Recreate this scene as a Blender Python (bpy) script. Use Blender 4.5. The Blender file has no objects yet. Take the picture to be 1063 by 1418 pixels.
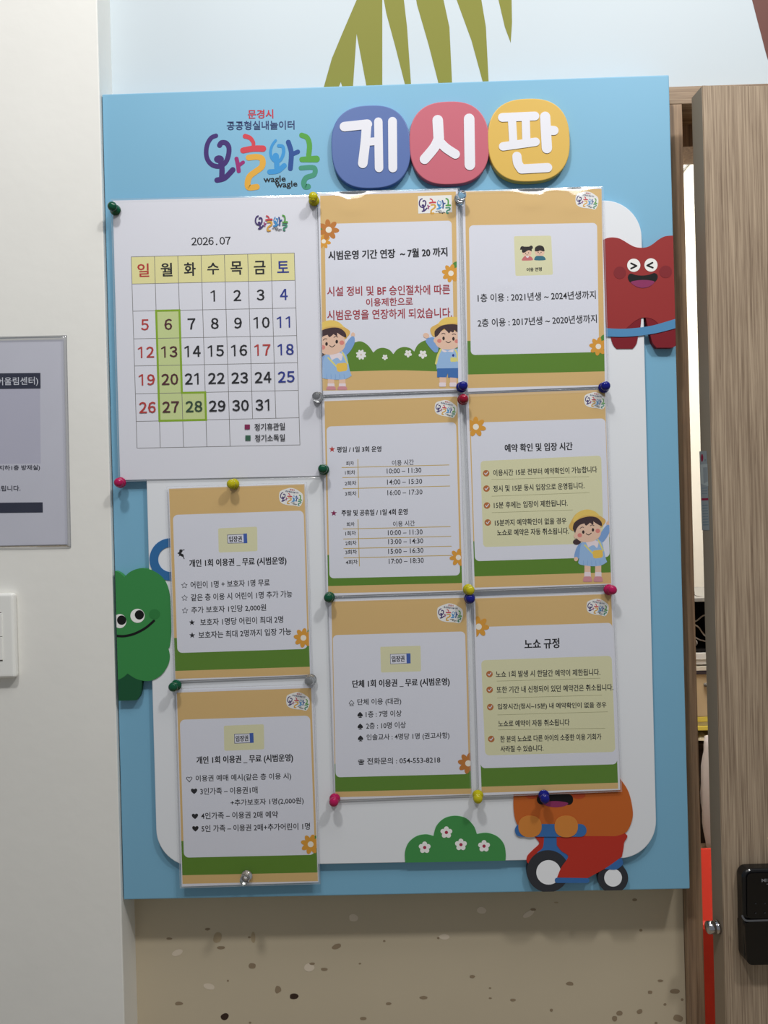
import bpy, bmesh, math, random
from mathutils import Vector, Matrix
random.seed(4)
SC = bpy.context.scene
COL = SC.collection
# ------------------------------------------------------------------ camera, world, lamps, exposure
W_PX, H_PX, FOC = 1063.0, 1418.0, 1065.0
ZB = 1.45                                            # height of the board's centre above the floor
YAW, PITCH, ROLL = 0.0145, 0.0016, -0.0263
T = Vector((0.0131, -0.0274, 0.9501))
def rot():
    Rz = Matrix(((math.cos(ROLL), -math.sin(ROLL), 0), (math.sin(ROLL), math.cos(ROLL), 0), (0, 0, 1)))
    Ry = Matrix(((math.cos(YAW), 0, math.sin(YAW)), (0, 1, 0), (-math.sin(YAW), 0, math.cos(YAW))))
    Rx = Matrix(((1, 0, 0), (0, math.cos(PITCH), -math.sin(PITCH)), (0, math.sin(PITCH), math.cos(PITCH))))
    return Rz @ Rx @ Ry
RI = rot().transposed()
def b2w(v): return Vector((v[0], v[2], -v[1]))       # board axes (right, down, in) -> world axes
EYE = b2w(-(RI @ T)) + Vector((0, 0, ZB))
cam = bpy.data.objects.new('camera', bpy.data.cameras.new('camera')); COL.objects.link(cam)
cr, cu, cb = b2w(RI.col[0]), -b2w(RI.col[1]), -b2w(RI.col[2])
M = Matrix.Identity(4)
for i in range(3):
    M[i][0], M[i][1], M[i][2], M[i][3] = cr[i], cu[i], cb[i], EYE[i]
cam.matrix_world = M
cam.data.sensor_fit = 'VERTICAL'; cam.data.sensor_height = 36.0; cam.data.lens = 36.0*FOC/H_PX
cam.data.clip_start = 0.01
SC.camera = cam
SC.view_settings.view_transform = 'Standard'; SC.view_settings.look = 'None'
SC.view_settings.exposure = 0.0; SC.view_settings.gamma = 1.0; SC.view_settings.use_curve_mapping = False
SC.cycles.max_bounces = 10; SC.cycles.transparent_max_bounces = 24
SC.cycles.use_adaptive_sampling = False; SC.cycles.use_denoising = True
SC.cycles.caustics_reflective = False; SC.cycles.caustics_refractive = False
wd = bpy.data.worlds.new('hall'); SC.world = wd; wd.use_nodes = True
wd.node_tree.nodes['Background'].inputs[0].default_value = (0.90, 0.95, 1.0, 1)
wd.node_tree.nodes['Background'].inputs[1].default_value = 0.22
def lamp(name, loc, power, size, target, col=(1, 1, 1)):
    L = bpy.data.lights.new(name, 'AREA'); L.shape = 'DISK'; L.size = size; L.energy = power; L.color = col
    o = bpy.data.objects.new(name, L); COL.objects.link(o); o.location = loc
    o.rotation_euler = (Vector(target)-Vector(loc)).to_track_quat('-Z', 'Y').to_euler()
    return o
lamp('ceiling_lamp', (-0.30, -1.10, ZB+1.50), 12.3, 0.14, (-0.05, 0.0, ZB+0.30), (1, 0.985, 0.96))
lamp('ceiling_lamp', (0.85, -1.10, ZB+1.50), 12.3, 0.14, (0.05, 0.0, ZB+0.30), (1, 0.985, 0.96))
soft_fill = lamp('soft_fill_light', (0.25, -0.62, ZB+1.15), 6.2, 1.2, (0.25, -0.40, ZB), (1, 0.99, 0.97)); soft_fill.data.shape = 'RECTANGLE'; soft_fill.data.size_y = 0.30  # added soft area light for the top-to-bottom falloff, not a known fitting
lamp('storeroom_lamp', (0.52, 0.27, ZB+0.95), 15, 0.30, (0.6, 0.75, ZB-0.3), (1, 0.97, 0.93))

# ------------------------------------------------------------------ materials
def lin(c):
    return tuple(((v/255)/12.92 if v/255 <= 0.04045 else ((v/255+0.055)/1.055)**2.4) for v in c) + (1,)
MATS = {}
def mat(name, rgb, rough=0.55, spec=0.3, metal=0.0, trans=0.0, ior=1.5, coat=0.0):
    if name in MATS: return MATS[name]
    m = bpy.data.materials.new(name); m.use_nodes = True
    b = m.node_tree.nodes['Principled BSDF']
    b.inputs['Base Color'].default_value = lin(rgb); b.inputs['Roughness'].default_value = rough
    b.inputs['Specular IOR Level'].default_value = spec; b.inputs['Metallic'].default_value = metal
    b.inputs['Transmission Weight'].default_value = trans; b.inputs['IOR'].default_value = ior
    b.inputs['Coat Weight'].default_value = coat
    MATS[name] = m
    return m
def noisy(name, rgb, amount=0.05, scale=6.0, rough=0.6, bump=0.0, bscale=200.0):
    m = mat(name, rgb, rough); nt = m.node_tree; b = nt.nodes['Principled BSDF']
    tc = nt.nodes.new('ShaderNodeTexCoord'); n = nt.nodes.new('ShaderNodeTexNoise'); n.inputs['Scale'].default_value = scale
    n.inputs['Detail'].default_value = 4
    r = nt.nodes.new('ShaderNodeValToRGB'); c = lin(rgb)
    r.color_ramp.elements[0].position = 0.35; r.color_ramp.elements[1].position = 0.65
    r.color_ramp.elements[0].color = tuple(v*(1-amount) for v in c[:3])+(1,); r.color_ramp.elements[1].color = tuple(min(1, v*(1+amount)) for v in c[:3])+(1,)
    nt.links.new(tc.outputs['Object'], n.inputs['Vector']); nt.links.new(n.outputs['Fac'], r.inputs['Fac']); nt.links.new(r.outputs['Color'], b.inputs['Base Color'])
    if bump:
        n2 = nt.nodes.new('ShaderNodeTexNoise'); n2.inputs['Scale'].default_value = bscale; bp = nt.nodes.new('ShaderNodeBump')
        bp.inputs['Strength'].default_value = bump; bp.inputs['Distance'].default_value = 0.001
        nt.links.new(tc.outputs['Object'], n2.inputs['Vector']); nt.links.new(n2.outputs['Fac'], bp.inputs['Height']); nt.links.new(bp.outputs['Normal'], b.inputs['Normal'])
    return m
def wood(name, dark, light, sc):
    m = mat(name, light, 0.5, 0.25); nt = m.node_tree; b = nt.nodes['Principled BSDF']
    tc = nt.nodes.new('ShaderNodeTexCoord'); mp = nt.nodes.new('ShaderNodeMapping'); mp.inputs['Scale'].default_value = sc
    n = nt.nodes.new('ShaderNodeTexNoise'); n.inputs['Scale'].default_value = 1.0; n.inputs['Detail'].default_value = 6; n.inputs['Roughness'].default_value = 0.62
    n.inputs['Distortion'].default_value = 0.4
    r = nt.nodes.new('ShaderNodeValToRGB'); e = r.color_ramp.elements
    e[0].position = 0.32; e[0].color = lin(dark); e[1].position = 0.70; e[1].color = lin(light)
    x = e.new(0.5); x.color = tuple((a*0.5+c*0.5) for a, c in zip(lin(dark), lin(light)))
    nt.links.new(tc.outputs['Object'], mp.inputs['Vector']); nt.links.new(mp.outputs['Vector'], n.inputs['Vector'])
    nt.links.new(n.outputs['Fac'], r.inputs['Fac']); nt.links.new(r.outputs['Color'], b.inputs['Base Color'])
    return m
def film_mat(name, haze, hcol=(225, 228, 235), rough=0.07):
    m = bpy.data.materials.new(name); m.use_nodes = True; nt = m.node_tree; nt.nodes.clear()
    o = nt.nodes.new('ShaderNodeOutputMaterial'); t = nt.nodes.new('ShaderNodeBsdfTransparent'); g = nt.nodes.new('ShaderNodeBsdfGlossy'); d = nt.nodes.new('ShaderNodeBsdfDiffuse')
    g.inputs['Roughness'].default_value = rough; d.inputs['Color'].default_value = lin(hcol)
    f = nt.nodes.new('ShaderNodeFresnel'); f.inputs['IOR'].default_value = 1.5
    m1 = nt.nodes.new('ShaderNodeMixShader'); m1.inputs[0].default_value = haze
    m2 = nt.nodes.new('ShaderNodeMixShader')
    nt.links.new(t.outputs[0], m1.inputs[1]); nt.links.new(d.outputs[0], m1.inputs[2])
    nt.links.new(f.outputs[0], m2.inputs[0]); nt.links.new(m1.outputs[0], m2.inputs[1]); nt.links.new(g.outputs[0], m2.inputs[2]); nt.links.new(m2.outputs[0], o.inputs[0])
    MATS[name] = m
    return m
film_mat('laminate_clear', 0.012); film_mat('laminate_rim', 0.10, (240, 242, 248)); film_mat('laminate_cut', 0.28, (226, 230, 238))
film_mat('sleeve_clear', 0.04, (180, 182, 196), 0.12); film_mat('sleeve_seam', 0.45, (170, 172, 180), 0.12)
PAL = dict(
    blue=(124, 178, 208), panel_white=(228, 231, 236), paper=(230, 231, 241), tan=(222, 186, 124), strip=(92, 136, 34), print_white=(228, 230, 242),
    black=(22, 22, 26), ink=(20, 20, 26), red_ink=(168, 36, 52), pale=(226, 224, 184), line_olive=(150, 148, 105), gold_line=(200, 168, 70),
    check=(186, 112, 58), petal=(226, 160, 52), petal_dark=(198, 124, 48), leaf=(80, 140, 50), white=(240, 240, 238), center=(247, 240, 225),
    disc_blue=(86, 110, 168), disc_red=(194, 100, 116), disc_yellow=(216, 178, 86), letter=(226, 226, 234),
    l_purple=(62, 38, 110), l_mag=(150, 38, 112), l_red=(206, 66, 78), l_yel=(222, 168, 64), l_sky=(58, 146, 208), l_navy=(36, 76, 146), l_grn=(82, 158, 62), l_teal=(66, 146, 118), l_text=(190, 46, 66), l_dark=(44, 58, 108),
    cal_head=(236, 230, 166), grid=(120, 118, 118), hi=(138, 176, 36), hi_fill=(206, 220, 154), c_red=(190, 58, 52), c_blue=(36, 52, 146), c_maroon=(84, 30, 42), c_green=(42, 72, 52), sq_mag=(136, 26, 82), sq_grn=(50, 100, 76),
    broccoli=(58, 138, 74), broccoli_dark=(28, 84, 54), broccoli_cheek=(48, 124, 64), ring=(50, 108, 164), monster=(152, 48, 48), monster_leg=(124, 24, 36), monster_cheek=(130, 38, 44), belt=(82, 140, 186), tongue=(140, 50, 96), jet=(20, 20, 22),
    orange=(194, 100, 42), orange_hand=(208, 132, 60), orange_cheek=(184, 74, 40), rider_red=(184, 52, 40), scooter=(58, 108, 170), tyre=(52, 54, 60), hub=(240, 242, 246), bush=(68, 144, 78), pistil=(170, 50, 80),
    hat=(240, 206, 104), hat_brim=(226, 184, 96), hair=(62, 38, 44), skin=(238, 200, 176), blush=(226, 138, 128), dress=(156, 192, 234), dress_dark=(128, 168, 222), bag=(242, 200, 84), strap=(228, 220, 130), sock=(240, 226, 232), shoe=(214, 148, 156), shorts=(58, 112, 182), pupil=(40, 22, 20),
    icon_pink=(206, 112, 116), icon_teal=(46, 112, 132), icon_hair=(34, 24, 24), ticket_blue=(62, 96, 178), ticket_line=(110, 114, 140),
    poster=(206, 207, 220), poster_grey=(190, 190, 208), navy=(28, 34, 58), poster_text=(215, 218, 228), poster_ink=(46, 46, 62),
    mural=(194, 204, 210), olive=(128, 128, 44), brown=(104, 62, 54), speck=(148, 130, 106), speck_dark=(58, 42, 34), speck_light=(222, 208, 188), speck_mid=(178, 160, 130))
def P(k):
    if k in MATS: return MATS[k]
    return mat(k, PAL[k], 0.55, 0.25)
for k, r in (('disc_blue', .4), ('disc_red', .4), ('disc_yellow', .4)): mat(k, PAL[k], r, 0.3)

# ------------------------------------------------------------------ object helpers
def link(name, me, parent=None):
    o = bpy.data.objects.new(name, me); COL.objects.link(o)
    if parent:
        o.parent = parent; o.matrix_parent_inverse = parent.matrix_world.inverted()
    return o
def thing(name, label, cat, loc=(0, 0, 0), group=None):
    o = bpy.data.objects.new(name, None); COL.objects.link(o); o.empty_display_size = 0.02
    o.location = loc; o.matrix_world = Matrix.Translation(loc); o['label'] = label; o['category'] = cat
    if group: o['group'] = group
    return o
def tag(o, label, cat, group=None):
    o['label'] = label; o['category'] = cat
    if group: o['group'] = group
    return o
def struct(o):
    o['kind'] = 'structure'; return o
def from_bm(name, bm, m, parent=None, smooth=False):
    bmesh.ops.recalc_face_normals(bm, faces=bm.faces)
    me = bpy.data.meshes.new(name); bm.to_mesh(me); bm.free()
    if smooth:
        for p in me.polygons: p.use_smooth = True
    for x in (m if isinstance(m, (list, tuple)) else [m]): me.materials.append(x)
    return link(name, me, parent)
def box(name, lo, hi, m, parent=None, bevel=0.0, seg=2):
    bm = bmesh.new(); bmesh.ops.create_cube(bm, size=1)
    for v in bm.verts:
        for i in range(3): v.co[i] = lo[i]+(v.co[i]+0.5)*(hi[i]-lo[i])
    if bevel: bmesh.ops.bevel(bm, geom=list(bm.edges), offset=bevel, segments=seg, affect='EDGES', profile=0.6)
    return from_bm(name, bm, m, parent)
def tube(name, pts, r, m, parent=None, seg=8):
    bm = bmesh.new(); rings = []; n = len(pts); pts = [Vector(p) for p in pts]
    for i, p in enumerate(pts):
        d = (pts[min(i+1, n-1)]-pts[max(i-1, 0)]).normalized()
        a = d.orthogonal().normalized(); a = Vector((0, 1, 0.01)).cross(d).normalized() if abs(d.y) < 0.9 else a
        b = d.cross(a)
        rings.append([bm.verts.new(p+(a*math.cos(2*math.pi*k/seg)+b*math.sin(2*math.pi*k/seg))*r) for k in range(seg)])
    for i in range(n-1):
        for k in range(seg): bm.faces.new((rings[i][k], rings[i][(k+1) % seg], rings[i+1][(k+1) % seg], rings[i+1][k]))
    bm.faces.new(rings[0]); bm.faces.new(rings[-1])
    return from_bm(name, bm, m, parent, True)
def lathe(profile, seg=20):                           # profile of (radius, distance out of the board)
    bm = bmesh.new(); rings = []
    for r, h in profile:
        if r < 1e-6: rings.append([bm.verts.new((0, -h, 0))])
        else: rings.append([bm.verts.new((r*math.cos(2*math.pi*k/seg), -h, r*math.sin(2*math.pi*k/seg))) for k in range(seg)])
    for a, b in zip(rings, rings[1:]):
        for k in range(seg):
            k2 = (k+1) % seg
            if len(a) == 1: bm.faces.new((a[0], b[k], b[k2]))
            elif len(b) == 1: bm.faces.new((a[k], a[k2], b[0]))
            else: bm.faces.new((a[k], a[k2], b[k2], b[k]))
    return bm
# ------------------------------------------------------------------ planes: a sight line of the photograph meets a real plane
class Plane:
    def __init__(s, o, n): s.o = Vector(o); s.n = Vector(n).normalized()
    def at(s, px, py, off=0.0):
        d = (cr*((px-W_PX/2)/FOC)-cu*((py-H_PX/2)/FOC)-cb)
        k = ((s.o+s.n*off)-EYE).dot(s.n)/d.dot(s.n)
        return EYE+d*k
def wallplane(y): return Plane((0, y, 0), (0, -1, 0))
def at(px, py, y): return wallplane(y).at(px, py)
def crop(x0, y0, s): return lambda p: (x0+p[0]*s, y0+p[1]*s)
def ident(p): return p
def cr_curve(pts, closed=False, n=6):
    out = []; m = len(pts)
    rng = range(m) if closed else range(m-1)
    for i in rng:
        p0 = pts[(i-1) % m] if closed or i > 0 else pts[0]; p1 = pts[i]; p2 = pts[(i+1) % m]
        p3 = pts[(i+2) % m] if closed or i+2 < m else pts[-1]
        for k in range(n):
            t = k/n
            out.append(tuple(0.5*(2*p1[j]+(p2[j]-p0[j])*t+(2*p0[j]-5*p1[j]+4*p2[j]-p3[j])*t*t+(3*p1[j]-p0[j]-3*p2[j]+p3[j])*t**3) for j in range(2)))
    if not closed: out.append(tuple(pts[-1]))
    return out
def clip_poly(poly, quad):
    ar = sum(quad[i][0]*quad[(i+1) % len(quad)][1]-quad[(i+1) % len(quad)][0]*quad[i][1] for i in range(len(quad)))
    sgn = 1 if ar > 0 else -1
    for i in range(len(quad)):
        a, b = quad[i], quad[(i+1) % len(quad)]; out = []
        f = lambda p: sgn*((b[0]-a[0])*(p[1]-a[1])-(b[1]-a[1])*(p[0]-a[0]))
        for j in range(len(poly)):
            p, q = poly[j], poly[(j+1) % len(poly)]; fp, fq = f(p), f(q)
            if fp >= 0: out.append(p)
            if (fp > 0 > fq) or (fp < 0 < fq):
                t = fp/(fp-fq); out.append((p[0]+(q[0]-p[0])*t, p[1]+(q[1]-p[1])*t))
        poly = out
        if len(poly) < 3: return []
    return poly
GLYPHS = {}
def glyph_mesh(s, bold):
    k = (s, bold)
    if k not in GLYPHS:
        c = bpy.data.curves.new('type', 'FONT'); c.body = s; c.offset = bold; c.size = 1; c.resolution_u = 2
        x = bpy.data.objects.new('type', c); COL.objects.link(x); bpy.context.view_layer.update()
        me = bpy.data.meshes.new_from_object(x.evaluated_get(bpy.context.evaluated_depsgraph_get()))
        GLYPHS[k] = ([tuple(v.co[:2]) for v in me.vertices], [tuple(p.vertices) for p in me.polygons])
        bpy.data.objects.remove(x); bpy.data.curves.remove(c); bpy.data.meshes.remove(me)
    return GLYPHS[k]
class Art:                                            # printed or cut shapes on a plane, collected into ONE mesh
    def __init__(s, plane, off=0.0, fr=ident, step=3e-6, depth=0.0):
        s.pl, s.off, s.fr, s.step, s.depth = plane, off, fr, step, depth
        s.v, s.f, s.m, s.mk, s.clip = [], [], [], [], None
    def raw(s, poly, m, bump=True, pre=False):        # poly in the frame's coordinates
        p = poly if pre else [s.fr(q) for q in poly]
        if s.clip: p = clip_poly(p, s.clip)
        if len(p) < 3: return
        if bump: s.off += s.step
        if m not in s.mk: s.mk.append(m)
        i = len(s.v); pts = [s.pl.at(q[0], q[1], s.off) for q in p]; n = len(pts)
        s.v += pts; s.f.append(tuple(range(i, i+n))); s.m.append(s.mk.index(m))
        if s.depth:
            s.v += [q-s.pl.n*s.depth for q in pts]
            for k in range(n): s.f.append((i+k, i+(k+1) % n, i+n+(k+1) % n, i+n+k)); s.m.append(s.mk.index(m))
            s.f.append(tuple(range(i+2*n-1, i+n-1, -1))); s.m.append(s.mk.index(m))
    poly = raw
    def smooth(s, pts, m, n=6): s.raw(cr_curve(pts, True, n), m)
    def path(s, segs, m):
        out = []
        for g in segs: out += cr_curve(g) if len(g) > 2 else list(g)
        s.raw(out, m)
    def ell(s, cx, cy, rx, ry, m, rot=0, n=32, e=2.0, bump=True):
        out = []; c, d = math.cos(math.radians(rot)), math.sin(math.radians(rot))
        for k in range(n):
            t = 2*math.pi*k/n; a, b = math.cos(t), math.sin(t)
            x = rx*math.copysign(abs(a)**(2/e), a); y = ry*math.copysign(abs(b)**(2/e), b)
            out.append((cx+x*c-y*d, cy+x*d+y*c))
        s.raw(out, m, bump)
    def ring(s, cx, cy, ro, ri, m, n=40):
        s.off += s.step
        for k in range(n):
            a, b = 2*math.pi*k/n, 2*math.pi*(k+1)/n
            s.raw([(cx+ro*math.cos(a), cy+ro*math.sin(a)), (cx+ro*math.cos(b), cy+ro*math.sin(b)), (cx+ri*math.cos(b), cy+ri*math.sin(b)), (cx+ri*math.cos(a), cy+ri*math.sin(a))], m, False)
    def rrect(s, q, r, m, n=6):                       # q: four corners in order, r in frame units
        out = []
        for i in range(4):
            p, a, b = Vector(q[i]), Vector(q[i-1]), Vector(q[(i+1) % 4])
            u, w = (a-p).normalized()*r, (b-p).normalized()*r
            for k in range(n+1):
                t = math.pi/2*k/n; out.append(tuple(p+u*(1-math.sin(t))+w*(1-math.cos(t))))
        s.raw(out, m)
    def rect(s, x0, y0, x1, y1, m, r=0):
        q = [(x0, y0), (x1, y0), (x1, y1), (x0, y1)]
        s.rrect(q, r, m) if r else s.raw(q, m)
    def stroke(s, pts, w, m, curve=True, caps=True):
        if curve and len(pts) > 2: pts = cr_curve(pts)
        n = len(pts); ws = w if isinstance(w, (list, tuple)) else (w, w); s.off += s.step
        closed = n > 3 and Vector(pts[0]).to_tuple(3) == Vector(pts[-1]).to_tuple(3)
        L, R = [], []
        for i, p in enumerate(pts):
            a, b = pts[max(0, i-1)], pts[min(n-1, i+1)]
            if closed and i in (0, n-1): a, b = pts[n-2], pts[1]
            d1 = Vector((p[0]-a[0], p[1]-a[1])); d2 = Vector((b[0]-p[0], b[1]-p[1]))
            d1 = d1.normalized() if d1.length > 1e-9 else d2.normalized(); d2 = d2.normalized() if d2.length > 1e-9 else d1
            d = d1+d2; d = d.normalized() if d.length > 1e-6 else d1
            h = (ws[0]+(ws[1]-ws[0])*i/max(1, n-1))/2/max(0.55, d.dot(d1))
            L.append((p[0]-d.y*h, p[1]+d.x*h)); R.append((p[0]+d.y*h, p[1]-d.x*h))
        for i in range(n-1): s.raw([L[i], L[i+1], R[i+1], R[i]], m, False)
        if caps and not closed:
            for p, q, l, r in ((pts[0], pts[1], L[0], R[0]), (pts[-1], pts[-2], R[-1], L[-1])):
                c = Vector(p); v = Vector(l)-c; arc = []
                for k in range(9):
                    t = math.pi*k/8; arc.append((c.x+v.x*math.cos(t)-v.y*math.sin(t), c.y+v.x*math.sin(t)+v.y*math.cos(t)))
                s.raw(arc, m, False)
    def flower(s, cx, cy, r, m, n=6, rot=0, hub='center', hr=0.3, fat=0.36):
        s.off += s.step
        for k in range(n):
            a = rot+360*k/n; t = math.radians(a)
            s.ell(cx+r*0.58*math.cos(t), cy+r*0.58*math.sin(t), r*0.44, r*0.255 if n > 6 else r*fat*4/n if n > 5 else r*fat, m, a, 14, bump=False); s.off += s.step*0.4
        s.ell(cx, cy, r*hr, r*hr, hub, n=14)
    def text(s, t, p0, p1, h, m, bold=0.012):         # p0, p1: middle of the line's left and right ends, h: its height
        if bold >= 0.018:                             # heavy face: the thin face struck four times, a hair apart
            d = (bold-0.008)*h*1.05
            if p1 is None: raise ValueError(t)
            for dx, dy in ((-d, -d*.45), (d, -d*.45), (-d, d*.45), (d, d*.45)): s.text(t, (p0[0]+d+dx, p0[1]+dy), (p1[0]-d+dx, p1[1]+dy), h-d*.9, m, 0.006)
            return
        v, f = glyph_mesh(t, bold)
        if not v: return
        x0 = min(a[0] for a in v); x1 = max(a[0] for a in v); y0 = min(a[1] for a in v); y1 = max(a[1] for a in v)
        if p1 is None:
            wd = (x1-x0)*h/(y1-y0); p0, p1 = (p0[0]-wd/2, p0[1]), (p0[0]+wd/2, p0[1])
        d = Vector((p1[0]-p0[0], p1[1]-p0[1])); L = d.length; d /= L; sx, sy = L/(x1-x0), h/(y1-y0); ym = (y0+y1)/2
        s.off += s.step
        if m not in s.mk: s.mk.append(m)
        i = len(s.v)
        for a in v:
            X, Y = (a[0]-x0)*sx, (a[1]-ym)*sy
            q = s.fr((p0[0]+d.x*X+d.y*Y, p0[1]+d.y*X-d.x*Y)); s.v.append(s.pl.at(q[0], q[1], s.off))
        for g in f: s.f.append(tuple(i+k for k in g)); s.m.append(s.mk.index(m))
    def star(s, cx, cy, r, m):
        s.raw([(cx+(r if k % 2 == 0 else r*0.42)*math.sin(math.pi*k/5), cy-(r if k % 2 == 0 else r*0.42)*math.cos(math.pi*k/5)) for k in range(10)], m)
    def star_line(s, cx, cy, r, m):
        q = [(cx+(r if k % 2 == 0 else r*0.5)*math.sin(math.pi*k/5), cy-(r if k % 2 == 0 else r*0.5)*math.cos(math.pi*k/5)) for k in range(11)]
        s.stroke(q, r*0.16, m, False)
    def build(s, name, parent=None, bevel=0.0):
        c = sum(s.v, Vector())/max(1, len(s.v)); me = bpy.data.meshes.new(name)
        me.from_pydata([tuple(q-c) for q in s.v], [], s.f)
        for k in s.mk: me.materials.append(P(k))
        for p, i in zip(me.polygons, s.m): p.material_index = i
        bm = bmesh.new(); bm.from_mesh(me)
        if s.depth: bmesh.ops.recalc_face_normals(bm, faces=bm.faces)
        else:
            bm.normal_update()
            fl = [f for f in bm.faces if f.normal.dot(s.pl.n) < 0]
            if fl: bmesh.ops.reverse_faces(bm, faces=fl)
        bm.to_mesh(me); bm.free()
        o = bpy.data.objects.new(name, me); COL.objects.link(o); o.matrix_world = Matrix.Translation(c)
        if parent: o.parent = parent; o.matrix_parent_inverse = parent.matrix_world.inverted(); o.location = c
        return o

# ------------------------------------------------------------------ the setting
Y_WALL, Y_PIER, Y_JAMB = 0.040, -0.005, 0.030
plaster = noisy('pier_plaster', (234, 233, 228), 0.02, 5, 0.6, 0.25, 60)
mural = noisy('mural_print', PAL['mural'], 0.015, 1.5, 0.5)
beige = noisy('beige_print', (198, 185, 160), 0.03, 2.5, 0.5)
wood_v = wood('door_veneer', (122, 103, 85), (188, 168, 144), (460, 460, 8))
wood_h = wood('head_veneer', (116, 95, 77), (184, 160, 134), (7, 260, 260))
wood_j = wood('jamb_veneer', (124, 101, 82), (176, 148, 120), (260, 260, 6))
edge_band = mat('door_edge_band', (150, 133, 114), 0.5, 0.2)
xp = at(152.5, 680, Y_PIER).x                          # the pier's right corner
xj0, xj1 = at(945.5, 1240, Y_WALL).x, at(972.5, 1250, Y_JAMB).x
zh0, zh1 = at(940, 144, Y_JAMB).z, at(940, 119.5, Y_JAMB).z
struct(box('wall_left', (-1.6, Y_PIER, 0), (xp, 0.24, 2.9), plaster, None, 0.0015))
mu = struct(box('wall_back_upper', (xp, Y_WALL, zh1+0.0025), (2.2, 0.14, 2.9), mural))
lo = struct(box('wall_back_lower', (xp, Y_WALL+0.001, 0), (xj0, 0.14, zh1+0.0025), beige))
fr_o = struct(box('trim_1', (xj0+0.0006, Y_JAMB, 0), (xj1, 0.085, zh0), wood_j, None, 0.0012))       # left jamb
struct(box('trim_2', (xj0+0.0006, Y_JAMB, zh0), (1.36, 0.085, zh1), wood_h, None, 0.0012))          # head
struct(box('trim_3', (xj0+0.0006, 0.085, at(950, 203, 0.085).z), (1.36, 0.14, zh1), wood_j))        # door stop along the head
struct(box('floor', (-1.6, -2.6, -0.05), (2.4, 1.6, 0), mat('floor_vinyl', (176, 160, 136), 0.5)))
# storeroom behind the door
cream = noisy('storeroom_paint', (238, 232, 220), 0.015, 3)
struct(box('wall_storeroom_back', (0.2, 0.98, 0), (2.2, 1.06, 2.9), cream))
struct(box('wall_storeroom_left', (0.2, 0.14, 0), (0.26, 0.98, 2.9), cream))
struct(box('wall_storeroom_right', (2.14, 0.14, 0), (2.2, 0.98, 2.9), cream))
struct(box('ceiling', (0.2, 0.14, 2.55), (2.2, 1.06, 2.6), cream))
# mural leaves and arc
a = Art(wallplane(Y_WALL), 0.0002, crop(400, 0, 0.6237))
for q in ([(77, 194), (95, 130), (120, 70), (150, 0), (215, -110), (318, -230), (250, -130), (207, -30), (207, 192), (172, 192), (150, 75), (142, 192), (118, 192), (115, 182), (111, 192)],
          [(207, -20), (212, -60), (318, -230), (256, -80), (255, 0), (262, 60), (271, 190), (258, 190), (235, 100), (216, 30)],
          [(268, -90), (318, -230), (330, -80), (343, 0), (356, 60), (362, 186), (332, 186), (310, 100), (284, 10)],
          [(342, -90), (318, -230), (402, -100), (427, 0), (437, 60), (443, 181), (430, 182), (405, 90), (374, 5)],
          [(430, -80), (318, -230), (470, -110), (494, 0), (495, 50), (492, 95), (479, 60), (465, 0)]): a.raw(q, 'olive')
a.build('palm_leaf_print', mu)
a = Art(wallplane(Y_WALL), 0.0002); a.path([[(990, -300), (1010, -140), (1033, -30), (1041, 0), (1053, 46), (1066, 90), (1085, 108)], [(1150, 108), (1130, -60), (1110, -300)]], 'brown'); a.build('brown_trunk_print', mu)
# specks of the beige wall
a = Art(wallplane(Y_WALL+0.001), 0.0002, crop(160, 1240, 0.3763), 1e-6)
rr = random.Random(2)
def speck(x, y, rx, ry, m, rot=0):
    a.smooth([(x+rx*rr.uniform(.82, 1.1)*math.cos(t)*math.cos(rot)-ry*math.sin(t)*math.sin(rot), y+rx*math.cos(t)*math.sin(rot)+ry*rr.uniform(.82, 1.1)*math.sin(t)*math.cos(rot)) for t in [k*math.pi/4 for k in range(8)]], m, 3)
for q in ((338, 124, 10, 5, 'speck'), (197, 159, 11, 5, 'speck'), (388, 192, 15, 6, 'speck'), (228, 210, 21, 11, 'speck_light', -.4), (375, 155, 15, 22, 'speck_mid', .3), (506, 155, 8, 22, 'speck_mid'), (502, 259, 15, 11, 'speck'),
          (813, 188, 19, 10, 'speck', -.3), (874, 82, 17, 15, 'speck_light'), (710, 266, 20, 15, 'speck_light'), (723, 251, 11, 5, 'speck'), (768, 272, 14, 6, 'speck'), (899, 251, 5, 3, 'speck'), (988, 168, 5, 4, 'speck'),
          (413, 314, 4, 4, 'speck'), (345, 335, 21, 12, 'speck_light', .3), (597, 346, 12, 14, 'speck', .4), (656, 371, 17, 11, 'speck_dark'), (232, 398, 15, 7, 'speck'), (401, 446, 15, 12, 'speck_dark', -.5), (1004, 398, 11, 5, 'speck'), (911, 453, 14, 6, 'speck'), (495, 468, 5, 4, 'speck'), (492, 154, 6, 4, 'speck')): speck(*q)
a.fr = crop(560, 1240, 0.3763)
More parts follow.
